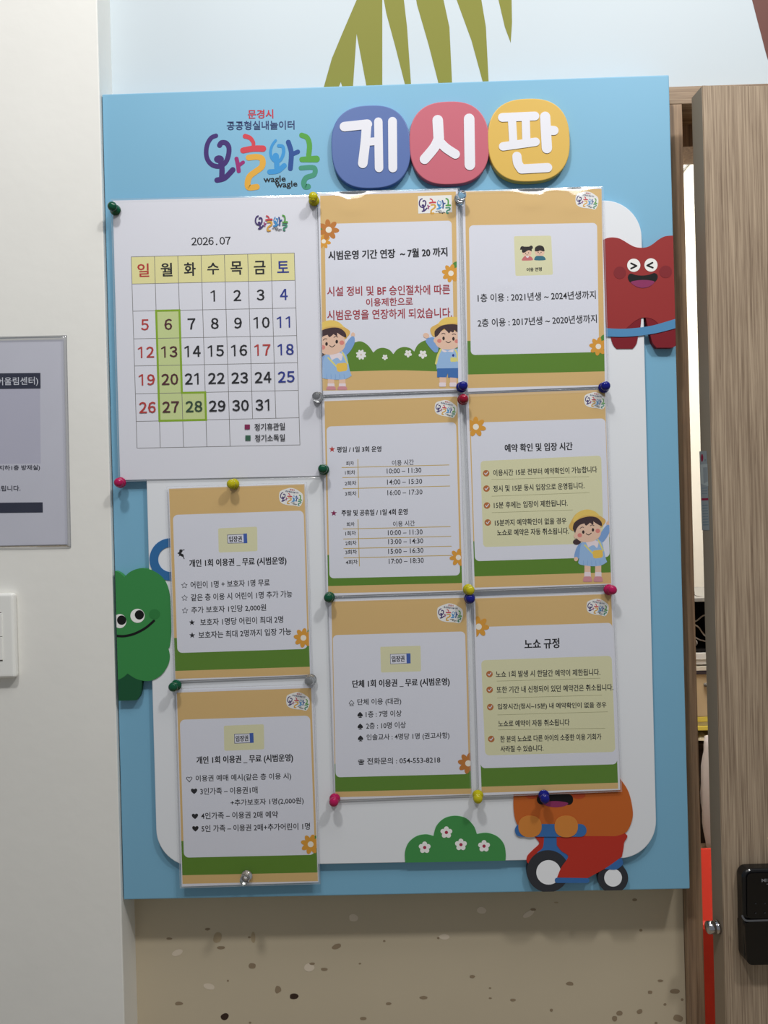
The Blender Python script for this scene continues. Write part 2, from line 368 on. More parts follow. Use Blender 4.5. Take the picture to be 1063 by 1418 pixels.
for q in ((283, 55, 17, 13, 'speck_light'), (456, 68, 25, 10, 'speck_light', -.5), (473, 52, 11, 5, 'speck'), (558, 26, 8, 3, 'speck_mid'), (846, 16, 10, 5, 'speck'), (146, 152, 20, 11, 'speck_light'), (124, 157, 5, 4, 'speck'), (869, 128, 6, 5, 'speck'),
          (249, 298, 11, 6, 'speck'), (69, 376, 15, 6, 'speck'), (314, 341, 5, 3, 'speck'), (315, 378, 6, 3, 'speck'), (398, 385, 11, 5, 'speck'), (608, 325, 15, 7, 'speck'), (540, 422, 6, 6, 'speck'), (791, 433, 12, 10, 'speck'), (773, 453, 10, 11, 'speck'),
          (865, 427, 12, 9, 'speck', -.4), (903, 356, 9, 6, 'speck'), (941, 314, 11, 5, 'speck'), (994, 353, 19, 9, 'speck'), (958, 401, 6, 5, 'speck'), (1006, 452, 20, 12, 'speck', .3), (1021, 383, 5, 5, 'speck'), (925, 470, 6, 6, 'speck')): speck(*q)
a.build('terrazzo_speck_print', lo)

# ------------------------------------------------------------------ the door leaf, its lock and its edge label
th = math.radians(4); DT = 0.028
n_d = Vector((math.sin(th), -math.cos(th), 0)); d_d = Vector((math.cos(th), math.sin(th), 0))
p_d = at(983, 560, -0.030); ztop = at(970, 118, -0.030).z
def leafbox():
    bm = bmesh.new(); vs = []
    for z in (0.01, ztop):
        for (u, w) in ((0, 0), (0.86, 0), (0.86, DT), (0, DT)):
            q = Vector((p_d.x, p_d.y, z))+d_d*u-n_d*w; vs.append(bm.verts.new(q-p_d))
    for f in ((0, 1, 2, 3), (4, 5, 6, 7), (0, 1, 5, 4), (1, 2, 6, 5), (2, 3, 7, 6), (3, 0, 4, 7)): bm.faces.new([vs[k] for k in f])
    bm.normal_update()
    bmesh.ops.recalc_face_normals(bm, faces=bm.faces)
    for f in bm.faces: f.material_index = 1 if f.normal.dot(-d_d) > 0.9 else 0
    bmesh.ops.bevel(bm, geom=list(bm.edges), offset=0.0008, segments=2, affect='EDGES')
    me = bpy.data.meshes.new('door'); bm.to_mesh(me); bm.free(); me.materials.append(wood_v); me.materials.append(edge_band)
    o = bpy.data.objects.new('door_1', me); COL.objects.link(o); o.matrix_world = Matrix.Translation(p_d); return struct(o)
door = leafbox()
face = Plane(p_d, n_d); edge = Plane(p_d, -d_d)
PAL.update(lock_black=(14, 14, 16), lock_cover=(9, 9, 11), lock_seam=(96, 98, 102), lock_text=(140, 142, 146), lock_dot=(52, 54, 58), lab=(150, 152, 152), lab_pale=(176, 178, 174), lab_line=(122, 132, 138), lab_red=(150, 30, 62))
mat('lock_black', PAL['lock_black'], 0.22, 0.5); mat('lock_cover', PAL['lock_cover'], 0.12, 0.5)
L = crop(963, 1170, 0.1269)
a = Art(face, 0.016, L, depth=0.016); a.rrect([(512, 268), (1130, 252), (1150, 1300), (535, 1306)], 95, 'lock_black', 10); lock = a.build('door_lock', door)
bv = lock.modifiers.new('bevel', 'BEVEL'); bv.width = 0.003; bv.segments = 3; bv.limit_method = 'ANGLE'
a = Art(face, 0.0175, L, depth=0.012); a.rrect([(560, 312), (1100, 296), (1110, 792), (562, 806)], 50, 'lock_cover', 8); a.build('touch_pad', lock)
a = Art(face, 0.0185, L, depth=0.0175); a.rrect([(535, 842), (1110, 830), (1128, 1300), (560, 1312)], 60, 'lock_cover', 8); a.build('battery_cover', lock)
a = Art(face, 0.0186, L); a.stroke([(508, 775), (520, 800), (548, 824), (620, 828), (1080, 812)], 20, 'lock_seam'); a.build('seam_strip', lock)
a = Art(face, 0.0180, L); a.text('MILRE', (718, 388), (890, 384), 36, 'lock_text', 0.004); a.build('lettering', lock)
a = Art(face, 0.0180, L); a.rect(772, 424, 830, 430, 'lock_text')
for x, y in ((655, 640), (655, 745), (755, 742), (755, 640), (855, 640), (855, 742)): a.ell(x, y, 8, 8, 'lock_dot')
a.build('key_marks', lock)
steel = mat('chrome', (200, 200, 205), 0.12, 0.5, 1.0)
bp = edge.at(*L((250, 895)))
bm = lathe([(0, 0.0145), (0.0062, 0.0145), (0.0074, 0.0132), (0.0074, 0.0062), (0.0066, 0.0056), (0.0066, 0.0042), (0.0076, 0.0036), (0.0076, 0.0004), (0, 0.0004)], 28)
bmesh.ops.rotate(bm, verts=bm.verts, cent=(0, 0, 0), matrix=Matrix.Rotation(-math.pi/2+th, 3, 'Z'))
bolt = from_bm('latch_bolt', bm, steel, None, True); bolt.matrix_world = Matrix.Translation(bp); bolt.parent = door; bolt.matrix_parent_inverse = door.matrix_world.inverted()
bolt['label'] = 'chrome latch bolt'
a = Art(edge, 0.0003, crop(940, 600, 0.1128))
a.raw([(248, 222), (338, 215), (374, 1190), (280, 1190)], 'lab'); a.raw([(258, 385), (348, 375), (358, 650), (268, 620)], 'lab_pale')
a.raw([(292, 420), (345, 415), (352, 590), (300, 620)], 'lab'); a.ell(281, 302, 15, 48, 'lab_red'); a.rect(312, 318, 330, 342, 'lab_line')
a.raw([(274, 798), (356, 795), (358, 822), (276, 826)], 'lab_red')
for k in range(8): a.raw([(284+k, 880+k*34), (350+k*1.6, 876+k*34), (350+k*1.6, 890+k*34), (284+k, 894+k*34)], 'lab_line', False)
for k in range(3): a.raw([(280, 670+k*34), (346, 668+k*34), (346, 676+k*34), (280, 678+k*34)], 'lab_line', False)
sl = a.build('edge_sticker', door); sl['label'] = 'grey maker sticker with red bars'

# ------------------------------------------------------------------ storeroom things seen through the gap (stacked on a shelf)
YS = 0.62
def zx(px, py, y=YS): q = at(px, py, y); return q.x, q.z
sx0, sx1 = zx(930, 1000)[0]-0.05, zx(985, 1000)[0]+0.10
zs = zx(970, 1168)[1]
shelf = thing('wooden_shelf', 'dark brown wooden shelf behind the door, under the stack of boxes', 'shelf', ((sx0+sx1)/2, YS+0.12, 0.0))
box('shelf_board', (sx0-0.03, YS-0.06, zs-0.022), (sx1+0.05, YS+0.26, zs), wood_j, shelf, 0.001)
for x in (sx0-0.03, sx1+0.03): box('side_panel', (x, YS-0.058, 0), (x+0.018, YS+0.258, zs-0.022), wood_j, shelf, 0.001)
z1 = zx(960, 1030)[1]
bx = thing('storage_box', 'dark brown storage box at the bottom of the stack in the storeroom', 'box', ((sx0+sx1)/2, YS+.1, zs))
dk = mat('dark_card', (52, 40, 34), 0.6)
box('body', (sx0, YS, zs), (sx1, YS+0.2, z1-0.012), dk, bx, 0.002); box('lid', (sx0-0.003, YS-0.004, z1-0.012), (sx1+0.003, YS+0.204, z1), dk, bx, 0.002)
z2 = zx(960, 1012)[1]
bm = bmesh.new(); g = [[bm.verts.new((sx0+(sx1-sx0)*i/14, YS-0.012+0.2*j/6, z1+0.003+0.010*abs(math.sin(i*1.7+j*2.3)))) for j in range(7)] for i in range(15)]
for i in range(14):
    for j in range(6): bm.faces.new((g[i][j], g[i+1][j], g[i+1][j+1], g[i][j+1]))
bmesh.ops.solidify(bm, geom=bm.faces[:], thickness=0.0012)
tag(from_bm('crumpled_paper', bm, mat('cream_paper', (236, 222, 190), 0.6)), 'crumpled cream paper under the yellow folder in the storeroom', 'paper')
z3 = zx(960, 993)[1]
fo = thing('file_folder', 'bright yellow folder between the beige carton and crumpled paper', 'folder', ((sx0+sx1)/2, YS+.1, z2))
yl = mat('folder_yellow', (240, 218, 96), 0.5)
box('back_cover', (sx0, YS, z2), (sx1, YS+0.2, z2+(z3-z2)*0.3), yl, fo, 0.001); box('paper_block', (sx0+.002, YS+0.004, z2+(z3-z2)*0.3), (sx1-.002, YS+0.196, z2+(z3-z2)*0.62), mat('folder_paper', (238, 230, 190), 0.6), fo)
box('front_cover', (sx0, YS, z2+(z3-z2)*0.62), (sx1, YS+0.2, z3), yl, fo, 0.001)
z4 = zx(960, 934)[1]
ct = thing('carton', 'beige cardboard carton in the middle of the storeroom stack', 'box', ((sx0+sx1)/2, YS+.1, z3))
cb_ = mat('carton_card', (214, 190, 152), 0.65)
box('body', (sx0, YS, z3), (sx1, YS+0.2, z4-0.001), cb_, ct, 0.0015)
box('flap', (sx0, YS-0.001, z4-0.001), (sx1, YS+0.098, z4), cb_, ct); box('flap', (sx0, YS+0.102, z4-0.001), (sx1, YS+0.2, z4), cb_, ct)
kx, kz = zx(976, 948); bm = bmesh.new(); bmesh.ops.create_uvsphere(bm, u_segments=12, v_segments=8, radius=0.004, matrix=Matrix.Translation((kx, YS-0.002, kz))); from_bm('fastener', bm, mat('grey_plastic', (120, 116, 110), 0.4), ct, True)
z5 = zx(960, 922)[1]
for k, (zz0, zz1, nm) in enumerate(((z4, z4+(z5-z4)*.45, 'dark'), (z4+(z5-z4)*.45, z5, 'cream'))):
    bm = bmesh.new(); rows = []
    for i in range(10):
        x = sx0+(sx1-sx0)*i/9; dz = 0.0018*math.sin(i*.9+k)
        rows.append([bm.verts.new((x, YS-0.003, zz0+0.002+dz)), bm.verts.new((x, YS+0.19, zz0+0.002+dz)), bm.verts.new((x, YS+0.19, zz1+dz)), bm.verts.new((x, YS-0.003, zz1+dz))])
    for p, q in zip(rows, rows[1:]):
        for m in range(4): bm.faces.new((p[m], p[(m+1) % 4], q[(m+1) % 4], q[m]))
    bm.faces.new(rows[0]); bm.faces.new(rows[-1])
    o = from_bm('notebook', bm, mat('notebook_'+nm, (66, 58, 64) if nm == 'dark' else (232, 224, 208), 0.5))
    tag(o, 'thin dark covered notebook lying directly on the beige carton' if nm == 'dark' else 'thin cream notebook lying under the white box in the storeroom', 'notebook', 'notebooks in the storeroom stack')
z6 = zx(960, 904)[1]
wb = thing('white_box', 'small white box under the black crate in the storeroom', 'box', ((sx0+sx1)/2, YS+.1, z5))
wm = mat('white_card', (240, 238, 234), 0.5)
box('body', (sx0, YS, z5+0.002), (sx1, YS+0.2, z6-0.014), wm, wb, 0.0015); box('lid', (sx0-0.002, YS-0.002, z6-0.014), (sx1+0.002, YS+0.202, z6), wm, wb, 0.001)
z7 = zx(960, 828)[1]
bk = thing('plastic_crate', 'black open crate holding grey cables on top of the stack', 'crate', ((sx0+sx1)/2, YS+.1, z6))
km = mat('crate_black', (20, 18, 18), 0.5); gm = mat('crate_rim_grey', (150, 148, 144), 0.5)
box('base', (sx0, YS, z6), (sx1, YS+0.2, z6+0.003), km, bk); box('back_panel', (sx0, YS+0.195, z6+0.003), (sx1, YS+0.2, z7-0.008), km, bk)
for x in (sx0, sx1-0.004): box('side_panel', (x, YS, z6+0.003), (x+0.004, YS+0.195, z7-0.008), km, bk)
box('top_panel', (sx0-.002, YS-0.003, z7-0.008), (sx1+.002, YS+0.203, z7), gm, bk, 0.001)
cabm = mat('cable_grey', (176, 168, 160), 0.45)
for pts, lab in (([(940, 862), (954, 862), (966, 858), (976, 852), (986, 850)], 'grey cable running highest inside the black crate'), ([(940, 862), (958, 864), (968, 870), (974, 878), (980, 886)], 'grey cable sloping down in the middle of the black crate'),
                 ([(945, 880), (960, 882), (968, 886), (976, 888), (985, 888)], 'grey cable under the sloping one inside the black crate'), ([(958, 880), (963, 886), (963, 893), (958, 898)], 'short curved grey cable at left in the black crate'), ([(966, 902), (970, 899.5), (978, 899), (986, 902)], 'grey cable lying on the black crate floor')):
    q = cr_curve(pts); tag(tube('cable', [(*zx(x, y, YS+0.03)[:1], YS+0.03+0.004*math.sin(i*.5), zx(x, y, YS+0.03)[1]) for i, (x, y) in enumerate(q)], 0.0016, cabm), lab, 'cable', 'cables in the black crate')
q = cr_curve([(957, 828), (961, 826), (963, 821), (966, 821), (967, 826), (974, 828), (982, 828.5)]); tag(tube('wire_hook', [(zx(x, y)[0], YS+0.02, zx(x, y)[1]+0.0008) for x, y in q], 0.0008, mat('wire_grey', (130, 126, 120), 0.3)), 'thin grey wire hook lying on the rim of the black crate', 'hook')
q = [at(930, 254, 0.975), at(944, 238, 0.975), at(957, 222, 0.975), at(975, 204, 0.975)]
tag(tube('streak', q, 0.0028, mat('streak_grey', (150, 148, 144), 0.5)), 'grey cord slanting across the cream storeroom wall', 'streak')  # slanting grey tube standing for a grey line on the wall
# white bag hanging in front of the stack
bx_, bz0 = zx(972, 1147, YS-0.035)[0], zs; bz1 = zx(978, 1020, YS-0.035)[1]
bm = bmesh.new(); rings = []
for i in range(13):
    t = i/12; z = bz0+(bz1-bz0)*t; w = 0.004+0.028*math.sin(math.pi*min(1, t*0.62+0.06))**0.8; rings.append([bm.verts.new((bx_+0.020+0.020*t+w*math.cos(k*math.pi/8)*(1+0.08*math.sin(3*k+i)), YS-0.035+0.55*w*math.sin(k*math.pi/8), z)) for k in range(16)])
for p, q in zip(rings, rings[1:]):
    for k in range(16): bm.faces.new((p[k], p[(k+1) % 16], q[(k+1) % 16], q[k]))
bm.faces.new(rings[0]); bm.faces.new(rings[-1])
bag = tag(from_bm('cloth_bag', bm, mat('white_cloth', (226, 218, 218), 0.7), None, True), 'white cloth bag bulging in the gap below the yellow folder', 'bag')
# red foam block standing under the shelf edge
rz0 = zx(978, 1282, 0.44)[1]; rz1 = zx(975, 1176, 0.515)[1]
bm = bmesh.new(); prof = [(0.44, 0.0), (0.44, rz0-0.006), (0.443, rz0), (0.45, rz0+0.004), (0.514, rz1), (0.52, rz1), (0.52, 0.0)]
sx2, sx3 = zx(940, 1300, .45)[0]-.02, zx(1010, 1300, .45)[0]+.05
A_ = [bm.verts.new((sx2, y, z)) for y, z in prof]; B_ = [bm.verts.new((sx3, y, z)) for y, z in prof]
bm.faces.new(A_); bm.faces.new(B_)
for k in range(len(prof)): bm.faces.new((A_[k], A_[(k+1) % len(prof)], B_[(k+1) % len(prof)], B_[k]))
tag(from_bm('foam_block', bm, mat('red_vinyl', (232, 66, 52), 0.3, 0.5)), 'glossy red slope-topped foam block in the gap beside the latch', 'foam block')

# ------------------------------------------------------------------ notice board
pb = wallplane(0.0)
board = thing('notice_board', 'large pale blue notice board with rounded title discs, hung beside the door', 'notice board', (0, 0.038, ZB-0.5))
BW, BH = 0.35, 0.5004
blue = noisy('board_blue', PAL['blue'], 0.012, 3, 0.45)
box('backing_panel', (-BW, 0, ZB-BH), (BW, 0.0385, ZB+BH), blue, board, 0.0016, 3)
bq = [(141.5, 130.5), (926, 103.5), (954.5, 1231), (171.5, 1246)]
a = Art(pb, 0.007, ident, depth=0.0068); a.rrect([(192.5, 296), (887, 276), (909.5, 1188), (217.5, 1201)], 52, 'panel_white', 14)
wp = a.build('white_panel', board)
bv = wp.modifiers.new('bevel', 'BEVEL'); bv.width = 0.0008; bv.segments = 2; bv.limit_method = 'ANGLE'
# title discs with raised letters
D2 = crop(440, 100, 0.4892)
for k, (cx, cy, rx, ry, m, off) in enumerate(((150, 211, 112, 118, 'disc_blue', 0.0075), (372, 200, 113, 118, 'disc_red', 0.0081), (597, 192, 116, 118, 'disc_yellow', 0.0087))):
    a = Art(pb, off, D2, depth=off-0.0002); a.ell(cx, cy, rx, ry, m, -2, 72, 2.55); d = a.build('title_disc', board)
    d['label'] = ('blue', 'red', 'yellow')[k]+' title disc'
    bv = d.modifiers.new('bevel', 'BEVEL'); bv.width = 0.0012; bv.segments = 3; bv.limit_method = 'ANGLE'; bv.angle_limit = 0.7
    a = Art(pb, off+0.0006, D2, 1e-5, 0.0006)
    S = {0: [([(75, 154), (140, 147)], 27), ([(138, 150), (134, 200), (127, 258)], 27), ([(143, 197), (166, 195)], 22), ([(171, 140), (173, 271)], 24), ([(211, 139), (212, 271)], 25)],
         1: [([(339, 136), (342, 188)], 30), ([(342, 186), (330, 212), (302, 246)], 28), ([(344, 196), (362, 214), (389, 232)], 26), ([(428, 132), (430, 262)], 30)],
         2: [([(522, 128), (614, 124)], 25), ([(524, 210), (616, 197)], 24), ([(549, 132), (553, 200)], 23), ([(588, 130), (590, 198)], 23), ([(643, 126), (648, 215)], 29), ([(650, 164), (668, 165)], 26), ([(563, 238), (566, 258), (576, 274)], 26), ([(576, 274), (650, 270)], 26)]}[k]
    for q, w in S: a.stroke(q, w, 'letter')
    a.build('raised_letter', d)
# emblem
K6 = crop(270, 140, 0.17874)
def emblem(a, f, words=True, city=True, halo=False):
    a.fr = f
    if halo:
        a.smooth([(20, 300), (90, 190), (250, 100), (420, 30), (620, 40), (800, 110), (950, 210), (1000, 420), (960, 640), (880, 720), (700, 710), (400, 730), (180, 690), (60, 560)], 'white')
    st = lambda q, w, m: a.stroke(q, w, m)
    st([(162, 268), (125, 285), (95, 335), (86, 400), (98, 455), (135, 495), (190, 505), (235, 475), (258, 420), (262, 360), (240, 325), (205, 322), (190, 342)], (34, 40), 'l_purple')
    a.ell(185, 450, 38, 30, 'l_purple'); st([(195, 455), (208, 520), (207, 590)], 42, 'l_purple'); st([(170, 612), (230, 595), (292, 532)], 42, 'l_purple')
    st([(321, 446), (332, 495), (338, 542)], 32, 'l_mag'); st([(336, 500), (372, 474)], 28, 'l_mag')
    st([(388, 272), (425, 285), (450, 318), (452, 345)], (38, 26), 'l_red'); st([(372, 382), (450, 368), (526, 368)], (46, 50), 'l_red')
    st([(415, 438), (480, 432), (520, 450), (518, 505), (470, 545), (425, 580), (408, 625), (415, 668), (478, 664)], 46, 'l_yel')
    st([(624, 305), (596, 345), (584, 400), (600, 450), (640, 470), (672, 440), (686, 390), (678, 352), (648, 346)], (20, 28), 'l_sky')
    a.ell(625, 425, 24, 24, 'l_sky'); st([(630, 430), (634, 520)], 40, 'l_sky'); st([(578, 548), (640, 540), (690, 500)], 40, 'l_sky')
    st([(722, 318), (745, 400), (738, 522)], 38, 'l_navy'); st([(752, 412), (796, 392)], 34, 'l_navy')
    st([(826, 264), (868, 284), (886, 340), (880, 420)], 40, 'l_grn'); st([(828, 452), (940, 448)], (42, 52), 'l_grn')
    st([(820, 518), (920, 516), (922, 568), (862, 592), (842, 630), (852, 662), (875, 662)], (36, 44), 'l_teal')
    if words:
        a.text('wagle', (530, 614), (702, 606), 62, 'black', 0.02); a.text('wagle', (622, 656), (792, 645), 62, 'black', 0.02)
    if city:
        a.text('문경시', (408, 102), (606, 98), 70, 'l_text', 0.025); a.text('공공형실내놀이터', (245, 190), (770, 184), 70, 'l_dark', 0.015)
a = Art(pb, 0.0002); emblem(a, K6); a.build('emblem', board)
def emblem_frame(fr, cx, cy, w, deg):                 # emblem of width w about (cx, cy) of a sheet's frame
    s = w/895; c, d = math.cos(math.radians(deg))*s, math.sin(math.radians(deg))*s
    def f(p):
        x, y = p[0]-512, p[1]-430
        return fr((cx+x*c-y*d, cy+x*d+y*c))
    return f
# bush
B4 = crop(540, 1050, 0.3951)
ON = 0.0078
a = Art(pb, ON, B4, 1e-5, 0.0008)
a.path([[(53, 366), (52, 330), (64, 297), (92, 274), (125, 267), (152, 273)], [(152, 273), (162, 238), (190, 211), (228, 202), (266, 211), (293, 238), (304, 266)], [(304, 266), (340, 262), (376, 275), (399, 302), (405, 335), (404, 359)]], 'bush')
bu = a.build('bush_cutout', board)
a = Art(pb, ON+0.0002, B4)
for x, y in ((121, 313), (197, 260), (248, 303), (329, 308)): a.flower(x, y, 21, 'white', 5, -90, 'pistil', 0.28, 0.42)
a.build('flower_print', bu)
# rider on a scooter
a = Art(pb, ON, B4, 1e-5, ON-0.0003); a.clip = bq
a.smooth([(483, 368), (480, 345), (500, 322), (522, 300), (512, 282), (500, 262), (560, 262), (560, 320), (520, 365)], 'rider_red')
a.path([[(540, 262), (583, 262), (584, 300), (600, 318), (640, 335)], [(640, 380), (560, 360), (515, 335), (535, 312), (540, 262)]], 'scooter')
rid = a.build('scooter', None)
tyre_parts = []
for cx, cy, r, hx, hy, hr in ((553, 396, 74, 555, 400, 43), (781, 420, 53, 781, 419, 31)):
    a = Art(pb, ON+0.0001, B4, 2e-5, ON-0.0003); a.clip = bq
    a.ell(cx, cy, r, r, 'tyre', n=48); a.ell(hx, hy, hr, hr, 'hub', n=40); tyre_parts.append(a.build('wheel', None))
a = Art(pb, ON+0.0004, B4, 2e-5, ON-0.0003); a.clip = bq
a.rect(577, 419, 698, 437, 'scooter', 8); a.path([[(752, 385), (800, 352)], [(812, 352), (815, 372), (790, 390), (752, 388)]], 'scooter')
a.path([[(583, 262), (812, 262), (819, 300), (812, 345)], [(812, 345), (755, 385), (692, 420)], [(692, 420), (585, 418)], [(585, 418), (600, 382), (624, 345), (600, 325), (584, 305)]], 'rider_red')
a.path([[(440, 40), (433, 130), (433, 180), (442, 225), (470, 258), (510, 272)], [(510, 272), (790, 273)], [(790, 273), (828, 258), (848, 215), (849, 175), (836, 120), (812, 80), (780, 45)]], 'orange')
rb = a.build('rider_cutout', board)
a = Art(pb, ON+0.00058, B4, 1e-5); a.ell(497, 131, 24, 10, 'orange_cheek'); a.ell(660, 130, 24, 12, 'orange_cheek'); a.rrect([(514, 126), (641, 126), (641, 164), (514, 162)], 17, 'jet')
a.smooth([(536, 156), (578, 150), (622, 156), (612, 167), (578, 172), (546, 166)], 'tongue'); a.build('mouth', rb)
a = Art(pb, ON+0.0010, B4, 1e-5, 0.0004); a.rect(437, 231, 688, 275, 'scooter', 21); hb = a.build('handlebar', rb)
for x in (490, 617):
    a = Art(pb, ON+0.0013, B4, 1e-5, 0.0003); a.ell(x, 239, 41, 38, 'orange_hand', 0, 40, 2.3); a.build('hand', rb)
for o in [rid]+tyre_parts:
    o.parent = rb; o.matrix_parent_inverse = rb.matrix_world.inverted()
# green cutout at the left edge
G = crop(150, 720, 0.18333)
a = Art(pb, ON, G, 1e-5, ON-0.0003); a.clip = bq
a.ring(470, 298, 160, 95, 'ring'); ring_o = a.build('ring_arm', None)
a = Art(pb, ON+0.0001, G, 1e-5, ON-0.0003); a.clip = bq
a.path([[(20, 1215), (145, 1130)], [(145, 1130), (254, 1190)], [(254, 1190), (250, 1260), (238, 1325), (212, 1362)], [(212, 1362), (20, 1367)]], 'broccoli_dark'); gd = a.build('stalk', None)
a = Art(pb, ON+0.0002, G, 1e-5, ON-0.0003); a.clip = bq
a.path([[(20, 380), (60, 388), (92, 404), (122, 431)], [(122, 431), (160, 395), (212, 371), (265, 366), (330, 380), (395, 420), (436, 475), (462, 560), (472, 700), (474, 850), (462, 960)], [(452, 970), (463, 1030), (450, 1095), (405, 1165), (345, 1205), (285, 1217), (210, 1200), (145, 1160)], [(145, 1160), (112, 1188), (70, 1208), (20, 1212)]], 'broccoli')
gb = a.build('green_cutout', board)
for o in (ring_o, gd): o.parent = gb; o.matrix_parent_inverse = gb.matrix_world.inverted()
a = Art(pb, ON+0.0004, G); a.clip = bq
a.ell(348, 712, 42, 38, 'broccoli_cheek'); a.ell(220, 724, 54, 53, 'white', n=40); a.ell(234, 717, 35, 36, 'jet'); a.ell(86, 764, 50, 53, 'white', n=40); a.ell(100, 757, 35, 36, 'jet')
a.stroke([(40, 872), (80, 877), (130, 876), (200, 858), (280, 816), (344, 762)], 18, 'jet'); a.build('face', gb)
# red cutout at the right edge
R = crop(820, 310, 0.13393)
a = Art(pb, ON, R, 1e-5, ON-0.0003); a.clip = bq
a.path([[(180, 1000), (505, 960)], [(505, 960), (497, 1060), (472, 1165), (455, 1240), (418, 1290)], [(250, 1291), (212, 1245), (188, 1160), (175, 1060)]], 'monster_leg')
a.path([[(548, 960), (572, 1060), (600, 1155), (622, 1230), (664, 1280)], [(820, 1280), (870, 1245), (900, 1100), (900, 960)]], 'monster_leg')
legs = a.build('leg_cutout', None)
a = Art(pb, ON+0.0003, R, 1e-5, ON-0.0003); a.clip = bq
a.path([[(60, 200), (120, 160), (165, 144), (215, 140), (275, 150), (330, 178), (385, 212), (440, 238), (505, 247), (570, 238), (625, 208), (680, 165), (740, 132), (800, 122), (880, 122)], [(900, 1010), (690, 1040)], [(690, 1040), (640, 995), (590, 974), (552, 968)], [(504, 970), (440, 1004), (390, 1045), (345, 1085)], [(150, 1095), (100, 700)]], 'monster')
rm = a.build('red_cutout', board)
legs.parent = rm; legs.matrix_parent_inverse = rm.matrix_world.inverted()
a = Art(pb, ON+0.0007, R, 1e-5, 0.0004); a.clip = bq
a.path([[(130, 1078), (300, 1085), (450, 1076), (600, 1055), (720, 1024), (890, 972)], [(890, 1070), (720, 1116), (600, 1140), (450, 1160), (300, 1168), (130, 1163)]], 'belt'); a.build('blue_band', rm)
a = Art(pb, ON+0.0005, R); a.clip = bq
a.ell(283, 505, 64, 64, 'monster_cheek'); a.ell(757, 495, 66, 64, 'monster_cheek'); a.ell(427, 428, 68, 68, 'white', n=44); a.ell(605, 425, 68, 69, 'white', n=44)
for q in ([(400, 408), (455, 435)], [(455, 435), (400, 462)], [(620, 402), (566, 431)], [(566, 431), (624, 453)]): a.stroke(q, 19, 'jet')
a.smooth([(366, 555), (376, 525), (402, 514), (450, 529), (520, 534), (590, 524), (640, 508), (672, 530), (670, 570), (640, 605), (590, 648), (520, 664), (455, 650), (405, 612), (380, 592)], 'jet')
a.smooth([(396, 604), (450, 586), (520, 580), (590, 584), (642, 600), (592, 645), (520, 662), (455, 648)], 'tongue'); a.build('face', rm)

# ------------------------------------------------------------------ laminated sheets
def lerp(p, q, t): return (p[0]+(q[0]-p[0])*t, p[1]+(q[1]-p[1])*t)
def bil(q, u, v): return lerp(lerp(q[0], q[1], u), lerp(q[3], q[2], u), v)
def film(q, plane, off, parent, seed, name='laminate_film', mats=('laminate_clear', 'laminate_rim', 'laminate_cut'), lift=0.0013, n=26, drop=0.007, wav=0.00022, bulges=()):
    c = [plane.at(p[0], p[1], off) for p in q]
    w, h = (c[1]-c[0]).length, (c[3]-c[0]).length
    def samples(L):
        e = [0, 0.0008, 0.0022, 0.0040, 0.0060, 0.0085]; mid = [0.0085+(L-0.017)*k/(n-1) for k in range(1, n-1)]
        return [x/L for x in e+mid+[L-x for x in reversed(e)]]
    us, vs = samples(w), samples(h); r = random.Random(seed); ph = [r.uniform(0, 6.28) for _ in range(8)]
    base = sum(c, Vector())/4
    bm = bmesh.new(); g = []
    for v in vs:
        row = []
        for u in us:
            p = c[0].lerp(c[1], u).lerp(c[3].lerp(c[2], u), v)
            d = min(u*w, (1-u)*w, v*h, (1-v)*h); t = min(1, d/drop); t = 1-(1-t)**2
            z = lift*(0.25+0.75*t)+wav*min(1, d/0.02)*(math.sin(31*u*w*3+ph[0]+6*v)+math.sin(19*v*h*3+ph[1]+5*u)+0.8*math.sin(47*(u*w+v*h)*2+ph[2]))*0.6
            for bu, bv_, br, bz in bulges: z += bz*math.exp(-(((u-bu)*w/br/1.8)**2+((v-bv_)*h/br)**2))*min(1, d/0.004)
            row.append(bm.verts.new(p+plane.n*z-base))
        g.append(row)
    nu, nv = len(us), len(vs)
    for j in range(nv-1):
        for i in range(nu-1):
            f = bm.faces.new((g[j][i], g[j][i+1], g[j+1][i+1], g[j+1][i])); f.smooth = True
            e = min(i, nu-2-i, j, nv-2-j); f.material_index = 2 if e == 0 else (1 if e <= 2 else 0)
    rim = [g[0][i] for i in range(nu)]+[g[j][-1] for j in range(1, nv)]+[g[-1][i] for i in range(nu-2, -1, -1)]+[g[j][0] for j in range(nv-2, 0, -1)]
    low = [bm.verts.new(v.co-plane.n*(lift*0.25)) for v in rim]
    for i in range(len(rim)):
        k = (i+1) % len(rim); f = bm.faces.new((rim[i], rim[k], low[k], low[i])); f.material_index = 2
    bm.normal_update()
    me = bpy.data.meshes.new(name); bm.to_mesh(me); bm.free()
    for k in mats: me.materials.append(MATS[k])
    o = bpy.data.objects.new(name, me); COL.objects.link(o); o.matrix_world = Matrix.Translation(base); o.parent = parent; o.matrix_parent_inverse = parent.matrix_world.inverted()
    return o
Y0 = -0.0083
